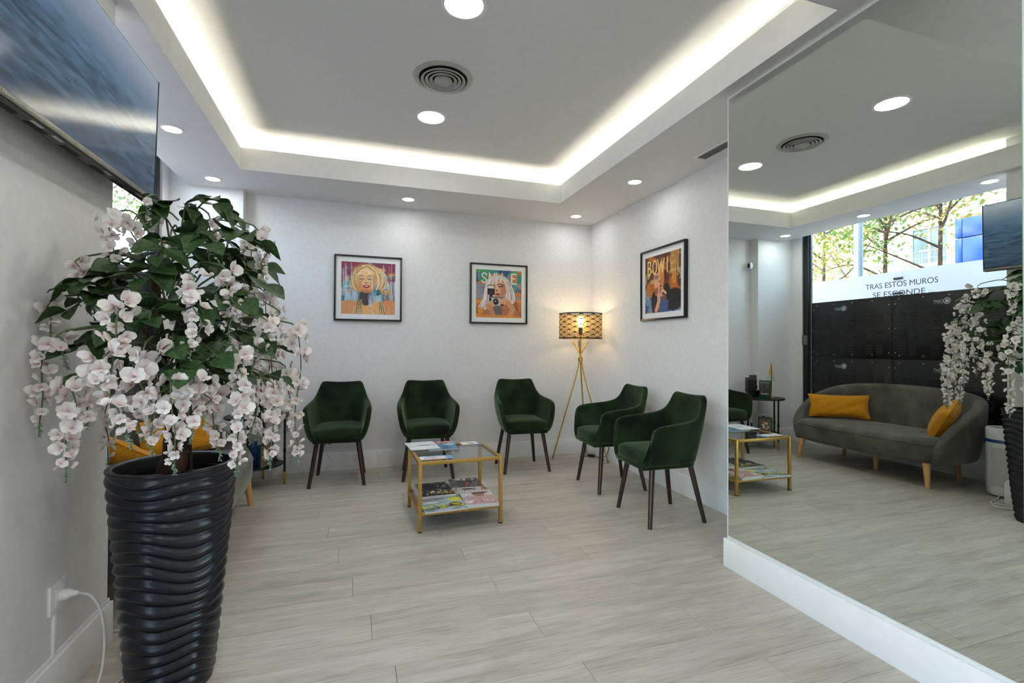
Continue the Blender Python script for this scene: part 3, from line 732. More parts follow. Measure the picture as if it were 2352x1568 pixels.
# flowers: broad rounded standard, two wings, keel; vertex colour blush towards the throat
def flower_mesh(seed, cup):
    r = np.random.default_rng(seed); V = []; F = []; C = []
    def petal(L, Wd, ax, tilt, roll, notch=0.0, n=5, m=4):
        base = len(V)
        for i in range(n+1):
            u = i/n; wv = math.sin(min(1, u*1.05)*PI*.86+.12)**.7
            for j in range(m+1):
                v = -1+2*j/m
                x = Wd*v*wv; y = L*u*(1-notch*(1-abs(v))*u) ; z = cup*L*(.55*u*u - .35*v*v*u) + .03*L*math.sin(6*u+4*v+seed)
                p = Matrix.Rotation(roll, 3, 'Y') @ Vector((x, y, z)); p = Matrix.Rotation(tilt, 3, 'X') @ p; p = Matrix.Rotation(ax, 3, 'Z') @ p
                V.append(tuple(p)); t = min(1, u*1.5+.12); sp = r.random()*.05
                thr = np.array((168, 122, 120)); bl = np.array((240, 222, 220)); wh = np.array((249, 245, 241))
                c = thr*(1-min(1, t*2.2))+bl*min(1, t*2.2) if t < .45 else bl*(1-(t-.45)/.55)+wh*(t-.45)/.55
                C.append(np.clip(c*(1-sp), 0, 255))
        for i in range(n):
            for j in range(m):
                a = base+i*(m+1)+j; F.append((a, a+1, a+m+2, a+m+1))
    a1, a2 = r.normal(0, .15, 2)
    petal(1.0, .56, .62+a1, .35, .25); petal(1.0, .56, -.62+a2, .35, -.25)
    petal(.78, .36, 2.25+a2, .55, .3, n=4, m=3); petal(.78, .36, -2.25+a1, .55, -.3, n=4, m=3)
    petal(.5, .22, PI, 1.0, 0, n=3, m=2)
    me = bpy.data.meshes.new('flower'); me.from_pydata(V, [], F); me.materials.append(M['flower'])
    c = np.array([lin(x) for x in C]); ca = me.color_attributes.new('Col', 'FLOAT_COLOR', 'POINT')
    ca.data.foreach_set('color', np.concatenate([c, np.ones((len(c), 1))], 1).ravel())
    me.polygons.foreach_set('use_smooth', [True]*len(me.polygons)); return me
FM = [flower_mesh(s, cp) for s, cp in ((1, .35), (2, .6), (3, .15), (4, .8), (5, -.2))]
def leaf_mesh(seed):
    r = np.random.default_rng(seed); n, m = 6, 4; P = []
    fold = r.uniform(.15, .4); droop = r.uniform(.05, .28)
    for i in range(n+1):
        u = i/n; wv = .40*(math.sin(PI*u**.8)**.9)*(1-.15*u)
        P.append([(wv*v, u, fold*wv*abs(v)*1.2 - droop*u*u*.6 + .02*math.sin(9*u+3*v)) for v in np.linspace(-1, 1, m+1)])
    mb = MB(); mb.grid(P); return mb.mesh('leaf', M['leaf'], smooth=180)
LM = [leaf_mesh(s) for s in range(1, 6)]

FLOWERS = []   # (size for ranking, cluster object, mesh, matrix)
def flower_matrix(pos, outward, size, rr):
    """mesh: petals spread in +/-Y of the flower plane, face +Z; turned to look outward and a bit down"""
    z = (Vector(outward) + Vector(rr.normal(0, .38, 3))).normalized()
    upv = Vector((rr.normal(0, .35), rr.normal(0, .35), 1)); y = (upv - z*upv.dot(z)).normalized(); x = y.cross(z)
    R = Matrix((x, y, z)).transposed()
    return Matrix.Translation(pos) @ R.to_4x4() @ Matrix.Scale(size, 4)
NC = [0]
def raceme(top, bottom, width, size, nfl, seed, rank=1.0, sway=None, tip=.055):
    rr = np.random.default_rng(seed); top = safe(top, .05); bottom = safe(bottom, .035)
    root = TC + Vector((rr.normal(0, .03), rr.normal(0, .03), 0)); root.z = top.z - rr.uniform(-.02, .12)
    side = (top-root); side.z = 0
    mid = root + side*.55; mid.z = max(root.z, top.z)+.035
    arch = top.copy(); arch.z += .012
    L = (top-bottom).length
    low = bottom + (bottom-top).normalized()*tip
    m1 = top.lerp(bottom, .33) + Vector((rr.normal(0, .012), rr.normal(0, .012), 0)); m2 = top.lerp(bottom, .7) + Vector((rr.normal(0, .01), rr.normal(0, .01), 0))
    m1, m2, low = safe(m1, .035), safe(m2, .035), safe(low, .02)
    hang = bez([top, m1, m2, bottom, low], 28)
    P = bez([root.lerp(mid, .35), mid, arch], 14)[:-1] + hang
    mb = MB(TO); mb.tube(P, [.0032]*14+[.0022]*(len(P)-14), 6)
    ob = mb.build('flower_cluster', M['stem'], tree, smooth=180); NC[0] += 1
    # green bud tip
    tb_ = MB(TO); k0 = int(len(hang)*.80)
    for i in range(k0, len(hang)):
        for s_ in (-1, 1):
            d = Vector((rr.normal(0, 1), rr.normal(0, 1), -.6)).normalized()*.011*(1.25-(i-k0)/(len(hang)-k0)*.6)
            a = hang[i]; tb_.tube([a, a+d*.5, a+d], [.0008, .0026, .0006], 5)
    tb_.build('bud_tip', M['bud'], ob, smooth=180)
    nfl = int(nfl*1.22)
    for q_ in range(nfl):
        t = (q_+.5)/nfl; i = min(len(hang)-2, int(t*len(hang)*.84)); c_ = hang[i]
        th = q_*2.4+rr.normal(0, .4); spread = width*(1-.62*t)*rr.uniform(.55, 1.1)
        out = Vector((math.cos(th), math.sin(th), rr.normal(0, .25)))
        pos = c_ + out*spread; pos = safe(pos, .036)
        sz = size*.90*(1.0-.50*t)*rr.uniform(.8, 1.15)
        o_ = out.copy(); o_.z -= .1
        o_ = (o_ + (CAMP-pos).normalized()*.35).normalized() if rank > .7 else o_
        FLOWERS.append((sz*rank*(1.25 if out.y < 0 else 1), ob, FM[int(rr.integers(0, 5))], flower_matrix(pos, o_, sz, rr)))
    return ob
# (px, py) of top and bottom as seen from the camera, distance Y, spread, flower size, count
RC_ = [(332, 462, 336, 476, 1.92, .012, .030, 2, 1), (243, 500, 256, 610, 1.86, .030, .036, 13, 1), (312, 498, 312, 590, 1.90, .026, .034, 11, 1), (352, 505, 350, 540, 1.95, .020, .032, 5, 1),
       (482, 500, 480, 562, 2.02, .022, .030, 8, .9), (392, 540, 386, 585, 2.00, .024, .032, 6, .9), (592, 528, 604, 635, 2.02, .024, .032, 12, 1), (172, 600, 178, 662, 1.95, .030, .034, 9, .9),
       (100, 690, 116, 752, 1.84, .028, .034, 8, .9), (84, 775, 92, 960, 1.82, .034, .036, 19, 1), (282, 690, 258, 835, 1.62, .034, .042, 15, 1.2), (446, 640, 438, 790, 1.70, .034, .040, 17, 1.2),
       (520, 620, 526, 748, 1.78, .028, .036, 14, 1.1), (622, 668, 625, 735, 1.98, .026, .034, 9, 1), (612, 735, 588, 818, 1.85, .030, .037, 11, 1.1), (684, 752, 683, 1030, 1.98, .028, .036, 26, 1),
       (330, 800, 346, 1000, 1.64, .036, .042, 20, 1.2), (160, 880, 152, 1062, 1.66, .038, .042, 19, 1.2), (238, 820, 288, 985, 1.60, .036, .040, 18, 1.2), (392, 868, 400, 1045, 1.62, .032, .038, 18, 1.2),
       (446, 872, 440, 975, 1.66, .034, .040, 13, 1.2), (546, 812, 548, 880, 1.74, .028, .036, 9, 1.1), (552, 885, 545, 1052, 1.74, .032, .038, 18, 1.1), (628, 880, 621, 1040, 1.86, .030, .037, 17, 1.1),
       (232, 930, 248, 1035, 2.20, .030, .034, 12, .8), (490, 905, 502, 1018, 1.80, .030, .036, 13, 1), (588, 905, 578, 985, 1.95, .028, .034, 9, .9), (470, 880, 468, 935, 1.70, .030, .038, 8, 1.1),
       (130, 770, 142, 806, 1.80, .022, .034, 4, 1), (206, 640, 214, 700, 2.05, .030, .034, 8, .8), (655, 840, 660, 960, 2.12, .026, .032, 12, .8), (300, 905, 318, 975, 1.70, .034, .038, 9, 1.1),
       (520, 790, 512, 850, 2.1, .028, .034, 7, .7), (205, 870, 200, 940, 1.72, .036, .040, 9, 1.1)]
for i, (x0_, y0_, x1_, y1_, Y, wd, sz, n_, rk) in enumerate(RC_):
    raceme(at_y(x0_, y0_, Y), at_y(x1_, y1_, Y), wd, sz, n_, 100+i, rk)
# racemes on the far side (seen in the mirror)
for i, (x, y, zt, zb) in enumerate(((-.50, 2.44, 1.40, .95), (-.42, 2.36, 1.22, .83), (-.62, 2.47, 1.25, .86), (-.36, 2.22, 1.42, 1.05), (-.55, 2.40, 1.60, 1.34), (-.74, 2.44, 1.5, 1.15), (-.30, 2.12, 1.24, .92), (-.42, 2.26, 1.66, 1.42), (-.52, 2.50, 1.12, .80), (-.46, 2.47, 1.28, .90), (-.40, 2.42, 1.10, .80), (-.57, 2.50, 1.38, 1.02), (-.33, 2.28, 1.30, .98), (-.45, 2.40, 1.52, 1.22))):
    raceme(Vector((x, y, zt)), Vector((x+.01, y+.01, zb)), .034, .036, int((zt-zb)*44)+3, 300+i, .62)
FLOWERS.sort(key=lambda a: -a[0])
rest = {}
for k, (s_, ob, me, mtx) in enumerate(FLOWERS):
    if k < 296:
        f_ = bpy.data.objects.new('flower', me); COL.objects.link(f_); f_.parent = ob
        f_.matrix_local = Matrix.Translation(-Vector(TO)) @ mtx
    else:
        rest.setdefault(me, []).append(mtx)
V = []; F = []; C = []
for me, ms in rest.items():
    vs_ = [v.co.copy() for v in me.vertices]; fs = [tuple(p.vertices) for p in me.polygons]; cs = [tuple(d.color) for d in me.color_attributes['Col'].data]
    for mtx in ms:
        b0 = len(V); V += [tuple(mtx @ v - Vector(TO)) for v in vs_]; F += [tuple(i+b0 for i in f) for f in fs]; C += cs
me = bpy.data.meshes.new('small_flowers'); me.from_pydata(V, [], F); me.materials.append(M['flower'])
ca = me.color_attributes.new('Col', 'FLOAT_COLOR', 'POINT'); ca.data.foreach_set('color', np.array(C).ravel()); me.polygons.foreach_set('use_smooth', [True]*len(me.polygons))
o = link('small_flowers', me, tree); o['kind'] = 'stuff'

# leafy branches: (px, py, Y) of the tip
BR = [(620, 655, 1.92, 8), (545, 500, 2.05, 7), (600, 560, 1.95, 8), (330, 640, 1.72, 9), (150, 660, 1.82, 9), (140, 720, 1.84, 8), (170, 800, 1.84, 7), (260, 610, 1.84, 8), (440, 505, 2.0, 7), (350, 490, 1.95, 7),
      (480, 560, 1.80, 8), (560, 690, 1.78, 8), (580, 800, 1.85, 9), (500, 820, 1.72, 9), (470, 720, 1.74, 8), (340, 740, 1.66, 9), (250, 760, 1.70, 8), (400, 800, 1.66, 9), (420, 850, 1.64, 8), (560, 860, 1.9, 8), (640, 800, 2.02, 8),
      (200, 860, 1.80, 7), (300, 850, 1.72, 7), (650, 870, 2.0, 6), (470, 600, 2.05, 8), (370, 590, 1.74, 8), (230, 690, 2.02, 7), (520, 900, 1.84, 7), (420, 660, 2.2, 7), (560, 620, 2.15, 7), (500, 760, 2.2, 8), (600, 720, 2.2, 7)]
tips = [(at_y(a, b_, Y), n_) for a, b_, Y, n_ in BR] + [(Vector((-.48, 2.42, 1.42)), 9), (Vector((-.38, 2.30, 1.3)), 9), (Vector((-.60, 2.42, 1.2)), 9), (Vector((-.45, 2.34, 1.58)), 8), (Vector((-.34, 2.2, 1.5)), 7)]
for k, (tp, n_) in enumerate(tips):
    rr = np.random.default_rng(500+k); tp = safe(tp, .06)
    root = TC + Vector((rr.normal(-.02, .02), rr.normal(0, .02), 0)); root.z = max(1.0, min(1.5, tp.z-rr.uniform(-.05, .14)))
    mid = root.lerp(tp, .55); mid.z = max(root.z, tp.z)+.05
    tp2 = tp.copy()
    P = bez([root, mid, tp2], 20); mb = MB(TO); mb.tube(P, list(np.linspace(.0042, .0016, len(P))), 6)
    br = mb.build('branch', M['stem'], tree, smooth=180)
    for j in range(n_):
        t = .42+.58*(j+.5)/n_ if j < n_-1 else .99
        i = min(len(P)-2, int(t*(len(P)-1))); tg = (P[i+1]-P[i]).normalized()
        lat = tg.cross(Vector((0, 0, 1))); lat = lat.normalized() if lat.length > .1 else Vector((1, 0, 0))
        d = (tg*(.7 if j < n_-1 else 1.6) + lat*(1 if j % 2 else -1)*(1 if j < n_-1 else .1) + Vector((rr.normal(0, .25), rr.normal(0, .25), rr.normal(-.2, .28)))).normalized()
        nrm = Vector((rr.normal(0, .35), rr.normal(-.35, .35), 1)); nrm = (nrm-d*nrm.dot(d)).normalized(); x = d.cross(nrm)
        sz = rr.uniform(.070, .108)
        end = P[i]+d*sz
        if end.y < YT+.03 and end.x < XT+.015:
            d.x = abs(d.x); d.normalize(); nrm = (nrm-d*nrm.dot(d)).normalized(); x = d.cross(nrm)
        mtx = Matrix.Translation(P[i]-Vector(TO)) @ Matrix((x, d, nrm)).transposed().to_4x4() @ Matrix.Scale(sz, 4)
        lf = bpy.data.objects.new('leaf', LM[int(rr.integers(0, 5))]); COL.objects.link(lf); lf.parent = br; lf.matrix_local = mtx

# ------------------------------------------------------------------ framed prints
N_ = 190
def letter(p, ch, x0, x1, y0, y1, col, w=.022, op=1):
    X = lambda t: x0+(x1-x0)*t
    Yf = lambda t: y0+(y1-y0)*t
    L = {'S': [[(.9, .22), (.7, .04), (.35, .03), (.12, .18), (.2, .38), (.55, .52), (.85, .68), (.85, .86), (.6, .98), (.3, .97), (.08, .8)]],
         'M': [[(.08, 1), (.12, 0), (.5, .8), (.88, 0), (.92, 1)]], 'I': [[(.5, 0), (.5, 1)]], 'L': [[(.3, 0), (.3, 1), (.9, 1)]],
         'E': [[(.9, 0), (.25, 0), (.25, 1), (.95, 1)], [(.25, .48), (.7, .48)]],
         'B': [[(.2, 0), (.2, 1), (.6, 1), (.88, .85), (.85, .62), (.55, .5), (.2, .5)], [(.2, 0), (.55, 0), (.8, .14), (.78, .36), (.55, .5)]],
         'O': [[(.5 + .42*math.cos(t/16*2*PI), .5+.5*math.sin(t/16*2*PI)) for t in range(17)]], 'W': [[(.02, 0), (.26, 1), (.5, .2), (.74, 1), (.98, 0)]]}
    for st_ in L[ch]: p.stroke([(X(a), Yf(b_)) for a, b_ in st_], w, col, op=op)
def drips(p, cols, seed, n, y0=0, y1=1, op=.75, wmin=.006, wmax=.02, x0=0, x1=1):
    r = np.random.default_rng(seed)
    for i in range(n):
        x = r.uniform(x0, x1); a = r.uniform(y0, y1); L = r.uniform(.1, .38); c = cols[int(r.integers(0, len(cols)))]
        p.stroke([(x, a), (x+r.normal(0, .004), min(y1+.1, a+L))], r.uniform(wmin, wmax), c, soft=.5, op=op*r.uniform(.5, 1))
def strands(p, keys, n, spread, cols, wd, seed, op=.8):
    r = np.random.default_rng(seed)
    for i in range(n):
        o_ = r.normal(0, 1); c_ = cols[int(r.integers(0, len(cols)))]; ph = r.uniform(0, 6)
        p.stroke([(x+o_*sp_+.008*math.sin(ph+k*2), y+abs(o_)*.01) for k, ((x, y), sp_) in enumerate(zip(keys, spread))], wd*r.uniform(.6, 1.4), c_, soft=.6, op=op)
def art_one():
    p = Paint(N_, N_, (120, 150, 160))
    p.blot(4, 5, 1, .38, (44, 120, 128), .9); p.blot(5, 6, 3, .5, (52, 150, 110), .8, .1, .5); p.blot(6, 6, 5, .45, (188, 78, 62), .9, -1, .24); p.rect(.55, 0, 1, .2, (128, 36, 68), .8)
    p.blot(5, 5, 7, .42, (134, 40, 74), .85, -1, .4); p.blot(6, 4, 9, .5, (190, 208, 222), .8, .35, 1); p.blot(5, 7, 12, .52, (30, 92, 120), .9, .5, .8); p.blot(9, 9, 14, .66, (226, 150, 60), .8, .1, .6)
    drips(p, [(190, 204, 222), (176, 196, 214), (160, 118, 90), (206, 214, 224)], 4, 50)
    sk, sk2, hair, hair2 = (226, 166, 104), (238, 190, 138), (226, 202, 150), (186, 148, 90)
    p.ell(.14, .98, .36, .24, (214, 148, 98)); p.ell(.88, .98, .34, .27, (210, 142, 92)); p.ell(.5, 1.0, .28, .3, (228, 172, 108))
    p.ell(.45, .66, .11, .17, (70, 58, 64)); p.ell(.55, .68, .06, .13, (128, 140, 166), op=.8)
    HC = [(250, 234, 196), (234, 208, 154), (206, 166, 106), (158, 112, 66), (226, 196, 140)]
    p.ell(.47, .24, .27, .21, (196, 156, 98), 0, .3); p.ell(.25, .42, .09, .11, (176, 134, 80), 0, .4); p.ell(.72, .34, .09, .18, (200, 160, 104), 0, .4)
    strands(p, [(.48, .06), (.30, .14), (.22, .30), (.23, .44), (.31, .54)], 34, (.05, .04, .045, .045, .03), HC, .016, 1)
    strands(p, [(.47, .05), (.64, .10), (.74, .24), (.75, .40), (.70, .50)], 30, (.05, .035, .04, .04, .03), HC, .016, 2)
    strands(p, [(.30, .20), (.40, .09), (.52, .08), (.64, .18)], 26, (.03, .03, .03, .03), HC, .014, 3)
    p.ell(.455, .37, .165, .215, sk, -.06, .1); p.ell(.44, .34, .12, .15, sk2, -.06, .6); p.ell(.36, .44, .06, .1, (206, 138, 84), 0, .7, .7)
    p.ell(.455, .21, .14, .06, sk2, 0, .5); p.ell(.57, .42, .05, .14, (212, 132, 70), 0, .9, .7); p.ell(.45, .55, .09, .035, (190, 112, 62), 0, .8, .7); p.ell(.46, .49, .05, .02, (206, 138, 92), 0, .8, .5); p.ell(.41, .41, .04, .04, (244, 206, 164), 0, .9, .7)
    strands(p, [(.34, .24), (.40, .14), (.50, .13), (.58, .20)], 14, (.02, .02, .02, .02), HC, .014, 5)
    for x in (.372, .525):
        p.stroke([(x-.05, .275), (x, .255), (x+.05, .275)], .012, (120, 82, 56)); p.ell(x, .318, .045, .016, (70, 48, 44)); p.stroke([(x-.05, .322), (x, .305), (x+.05, .32)], .01, (40, 30, 30)); p.ell(x, .305, .045, .02, (240, 206, 170), op=.6)
    p.stroke([(.45, .31), (.44, .39)], .012, (206, 142, 96), op=.7); p.ell(.455, .395, .04, .014, (168, 100, 70), op=.8)
    p.ell(.458, .462, .062, .032, (152, 48, 48)); p.ell(.458, .458, .035, .009, (240, 226, 220)); p.ell(.458, .53, .05, .012, (196, 130, 84), op=.7)
    for k in range(7): p.stroke([(.30+k*.012, .72), (.24+k*.025, 1)], .014, ((190, 166, 116), (98, 78, 58))[k % 2]); p.stroke([(.70+k*.008, .76), (.68+k*.025, 1)], .014, ((206, 184, 136), (108, 86, 62))[k % 2])
    drips(p, [(190, 204, 222), (206, 216, 228), (140, 60, 80), (60, 130, 140)], 18, 34, 0, .55, .8, .006, .016, .0, .22); drips(p, [(176, 204, 224), (206, 216, 228), (120, 34, 66), (190, 130, 80)], 19, 34, 0, .6, .8, .006, .018, .76, 1)
    drips(p, [(190, 210, 230), (206, 216, 228), (168, 200, 224)], 8, 9, .22, .75, .9, .012, .03, .5, .68); drips(p, [(206, 216, 228), (216, 200, 180)], 9, 26, .8, 1, .6, .006, .012)
    p.grain(16, 3, 90, 40); return p
def art_two():
    p = Paint(N_, N_, (198, 118, 52)); p.rect(0, 0, 1, .46, (46, 84, 116)); p.blot(5, 5, 21, .45, (60, 140, 130), .9, -1, .45); p.blot(5, 4, 23, .5, (90, 160, 90), .8, -1, .25); p.blot(6, 6, 25, .5, (216, 122, 52), .95, -1, .55)
    p.blot(4, 6, 27, .45, (132, 146, 176), .8, .3, .62); p.blot(7, 7, 29, .5, (222, 150, 60), .8, .6, 1); p.blot(8, 8, 31, .6, (128, 70, 44), .7, .7, 1)
    drips(p, [(40, 72, 120), (216, 128, 60), (70, 150, 140), (150, 160, 190)], 14, 46, 0, .4)
    for ch, a, b_ in (('S', .115, .24), ('M', .27, .42), ('I', .42, .47), ('L', .53, .64), ('E', .74, .89)): letter(p, ch, a, b_, .07, .275, (226, 232, 226), .026)
    hr, hr2 = (226, 214, 206), (190, 172, 164)
    p.ell(.84, .84, .09, .2, (150, 92, 64)); p.ell(.55, .95, .42, .22, (176, 112, 78)); p.ell(.47, .88, .1, .16, (110, 100, 104))
    p.ell(.49, .34, .29, .24, hr2); p.ell(.47, .33, .26, .22, hr); p.ell(.25, .58, .08, .26, hr, .2); p.ell(.74, .50, .10, .22, hr, -.2)
    HW = [(240, 234, 230), (222, 208, 200), (196, 178, 170), (160, 142, 138), (232, 222, 214)]
    strands(p, [(.46, .13), (.32, .22), (.25, .40), (.22, .60), (.16, .78)], 40, (.04, .03, .035, .04, .07), HW, .014, 11)
    strands(p, [(.52, .13), (.66, .22), (.74, .40), (.77, .55), (.76, .64)], 40, (.04, .03, .035, .04, .05), HW, .014, 12)
    strands(p, [(.36, .18), (.46, .12), (.56, .13), (.64, .20)], 16, (.03, .03, .03, .03), HW, .014, 13)
    p.stroke([(.2, .66), (.12, .82)], .015, hr)
    p.ell(.505, .40, .145, .20, (206, 150, 116), 0, .12); p.ell(.48, .38, .10, .14, (222, 172, 140), 0, .6); p.ell(.62, .45, .04, .07, (190, 128, 96)); p.ell(.58, .43, .05, .12, (184, 118, 88), 0, .9, .7); p.ell(.47, .33, .03, .05, (236, 194, 164), 0, .9, .7)
    p.stroke([(.44, .18), (.44, .28)], .04, hr); p.stroke([(.54, .18), (.53, .27)], .04, hr); p.stroke([(.36, .24), (.34, .36)], .03, hr)
    p.stroke([(.46, .31), (.53, .285), (.60, .32)], .018, (60, 40, 36)); p.ell(.535, .345, .055, .02, (64, 44, 42)); p.ell(.535, .345, .018, .013, (120, 130, 110)); p.ell(.56, .375, .06, .03, (190, 120, 100), op=.5)
    p.ell(.45, .43, .035, .02, (168, 108, 82)); p.ell(.47, .505, .055, .024, (150, 76, 66)); p.ell(.5, .56, .1, .03, (170, 112, 84), op=.6)
    p.rect(.245, .315, .405, .52, (44, 42, 44)); p.rect(.26, .33, .39, .39, (224, 220, 206)); p.rect(.29, .52, .36, .575, (40, 38, 40)); p.ell(.325, .475, .03, .03, (70, 66, 66))
    p.rect(.285, .575, .60, .745, (52, 50, 52)); p.rect(.33, .575, .53, .745, (196, 192, 184)); p.ell(.43, .665, .075, .08, (150, 146, 140)); p.ell(.43, .665, .055, .06, (30, 30, 34)); p.ell(.425, .655, .018, .02, (150, 160, 176)); p.rect(.30, .565, .58, .59, (120, 116, 112))
    for k in range(4):
        p.stroke([(.74-.01*k, .66+.02*k), (.62-.02*k, .585+.035*k), (.52+.01*k, .63+.025*k)], .028, (222, 168, 132)); p.stroke([(.25, .74+.018*k), (.30, .66+.03*k), (.37, .69+.025*k)], .026, (214, 158, 122))
    p.stroke([(.70, .68), (.80, .80), (.74, .97)], .11, (206, 148, 112)); p.stroke([(.26, .76), (.34, .86), (.38, .96)], .10, (196, 138, 104)); p.ell(.5, 1.02, .6, .08, (222, 142, 56), op=.9); p.grain(16, 5, 90, 40); return p
def art_three():
    p = Paint(N_, N_, (108, 60, 36)); p.blot(5, 4, 41, .42, (196, 108, 40), .9); p.blot(6, 5, 43, .55, (230, 168, 70), .8, -1, .6); p.blot(4, 5, 45, .5, (74, 40, 34), .9, -1, .8); p.rect(.72, .0, .95, .35, (222, 178, 96), .6)
    p.blot(6, 6, 47, .45, (42, 72, 130), .9, .72, 1); p.blot(5, 6, 49, .5, (120, 160, 190), .8, .6, 1); p.blot(9, 9, 51, .58, (190, 176, 120), .8, .28, .48)
    drips(p, [(220, 150, 60), (96, 50, 36), (236, 190, 110), (60, 40, 40)], 24, 50, 0, .7)
    p.ell(.82, .80, .26, .18, (26, 24, 26)); p.ell(.29, .82, .1, .2, (30, 26, 26)); p.ell(.55, .86, .12, .2, (56, 88, 140)); p.ell(.62, .66, .1, .14, (28, 26, 28))
    p.ell(.41, .40, .15, .24, (214, 128, 62), .0, .15); p.ell(.36, .44, .09, .18, (226, 166, 126), 0, .4); p.ell(.38, .64, .1, .08, (150, 92, 70)); p.ell(.33, .22, .09, .1, (120, 62, 40))
    p.stroke([(.29, .375), (.35, .36), (.41, .375)], .016, (70, 40, 34)); p.ell(.345, .40, .045, .018, (84, 66, 66)); p.ell(.345, .40, .015, .013, (150, 170, 190)); p.ell(.43, .47, .04, .022, (140, 78, 56)); p.ell(.44, .545, .05, .02, (128, 60, 52))
    p.stroke([(.42, .48), (.405, .62), (.40, .70)], .035, (232, 178, 144)); p.stroke([(.40, .69), (.41, .80), (.33, .96)], .085, (222, 162, 128)); p.stroke([(.47, .66), (.52, .62), (.60, .68)], .045, (226, 168, 134)); p.stroke([(.44, .70), (.54, .72)], .04, (216, 154, 120)); p.ell(.56, .76, .06, .06, (120, 80, 70))
    for ch, a, b_ in (('B', .06, .19), ('O', .22, .35), ('W', .37, .56), ('I', .60, .68), ('E', .70, .84)): letter(p, ch, a, b_, .085, .315, (240, 206, 132) if ch != 'E' else (226, 186, 110), .03, 1 if ch != 'E' else .55)
    p.grain(18, 7, 90, 40); return p
def picture(label, loc, rotz, art, S=.638):
    o = thing('framed_print', label, 'picture', loc, rotz, 'framed prints on the walls'); h = S/2; w_ = .016; d = .032
    f = MB(); f.box(-h, h, -d, 0, h-w_, h); f.box(-h, h, -d, 0, -h, -h+w_); f.box(-h, -h+w_, -d, 0, -h+w_, h-w_); f.box(h-w_, h, -d, 0, -h+w_, h-w_)
    f.build('frame', M['frame_black'], o, bevel=.001)
    MB().box(-h+w_, h-w_, -.018, -.004, -h+w_, h-w_).build('mount', M['mat_white'], o)
    pr = link('print', art.mesh('print', .508, .508, M['print']), o, (0, -.0186, 0))
    return o
picture('black-framed print of a blonde woman among coloured paint drips', (.119, YB, 1.762), 0, art_one())
picture('black-framed print lettered SMILE, white-haired woman with a camera', (1.457, YB, 1.760), 0, art_two())
picture('black-framed orange print of a man with a finger to his lips, right-hand wall', (XR, 3.552, 1.760), -PI/2, art_three())

# ------------------------------------------------------------------ television on the left wall
def screen_mat():
    m, nt, b = new_mat('tv_picture'); n = nt.nodes; l = nt.links
    tc = n.new('ShaderNodeTexCoord'); sp_ = n.new('ShaderNodeSeparateXYZ'); l.new(tc.outputs['Generated'], sp_.inputs[0])
    mp = n.new('ShaderNodeMapping'); mp.inputs['Scale'].default_value = (1, 4.0, 12); mp.inputs['Rotation'].default_value = (.12, 0, 0); l.new(tc.outputs['Generated'], mp.inputs[0])
    nz = n.new('ShaderNodeTexNoise'); nz.inputs['Scale'].default_value = 2.2; nz.inputs['Detail'].default_value = 7; nz.inputs['Distortion'].default_value = .6; l.new(mp.outputs[0], nz.inputs['Vector'])
    cr = n.new('ShaderNodeValToRGB'); e = cr.color_ramp.elements; e[0].position = 0; e[0].color = (*lin((44, 62, 84)), 1); e[1].position = 1; e[1].color = (*lin((150, 164, 182)), 1)
    for ps, cc in ((.3, (66, 90, 112)), (.55, (64, 94, 120)), (.72, (96, 122, 148)), (.84, (128, 142, 160))):
        q_ = e.new(ps); q_.color = (*lin(cc), 1)
    l.new(sp_.outputs[2], cr.inputs[0])
    r2m = n.new('ShaderNodeValToRGB'); ee = r2m.color_ramp.elements; ee[0].position = .35; ee[0].color = (.45, .48, .5, 1); ee[1].position = .68; ee[1].color = (1.5, 1.5, 1.5, 1); l.new(nz.outputs['Fac'], r2m.inputs[0])
    hm_ = n.new('ShaderNodeMapRange'); hm_.inputs[1].default_value = .5; hm_.inputs[2].default_value = .75; hm_.inputs[3].default_value = 1; hm_.inputs[4].default_value = .08; l.new(sp_.outputs[2], hm_.inputs[0])
    mx = n.new('ShaderNodeMix'); mx.data_type = 'RGBA'; mx.blend_type = 'MULTIPLY'; l.new(hm_.outputs[0], mx.inputs[0]); l.new(cr.outputs[0], mx.inputs[6]); l.new(r2m.outputs[0], mx.inputs[7])
    b.inputs['Base Color'].default_value = (.004, .005, .007, 1); b.inputs['Roughness'].default_value = .10; b.inputs['Specular IOR Level'].default_value = .5
    l.new(mx.outputs[2], b.inputs['Emission Color']); b.inputs['Emission Strength'].default_value = .27; return m
M['screen'] = screen_mat()
TV = (-.868, 1.946, 1.815)
tv = thing('television', 'wall-mounted flat television showing ocean waves', 'television', TV); tv.rotation_euler = (0, math.radians(1.3), 0)
HY, HZ = .492, .520
MB().box(-.008, .036, -HY, HY, .0, HZ).build('tv_body', M['black_plastic'], tv, bevel=.003)
b_ = MB(); b_.add([(-.045, -HY+.10, .02), (-.008, -HY+.05, .003), (-.045, HY-.10, .02), (-.008, HY-.05, .003), (-.045, -HY+.10, .30), (-.008, -HY+.05, .34), (-.045, HY-.10, .30), (-.008, HY-.05, .34)],
                  [(0, 4, 6, 2), (0, 2, 3, 1), (4, 5, 7, 6), (0, 1, 5, 4), (2, 6, 7, 3)])
b_.build('back_cover', M['tv_under'], tv)
MB().box(.0365, .0375, -HY+.006, HY-.006, .018, HZ-.006).build('screen', M['screen'], tv)
bz = MB().box(.034, .0405, -HY, HY, -.002, .016).build('lower_bezel', M['tv_bezel'], tv, bevel=.001)
MB().box(.0362, .0392, HY-.004, HY, .016, HZ).build('side_bezel', M['black_plastic'], tv)
MB().box(.0362, .0392, -HY, -HY+.004, .016, HZ).build('side_bezel', M['tv_bezel'], tv)
un = MB().box(-.006, .034, -HY+.004, HY-.004, -.004, .001).build('underside', M['tv_under'], tv)
for a in (-.42, -.29, -.12, .05, .20, .33): MB().box(-.004, .012, a, a+.085, -.0052, -.003).build('speaker_slot', M['vent_dark'], un)
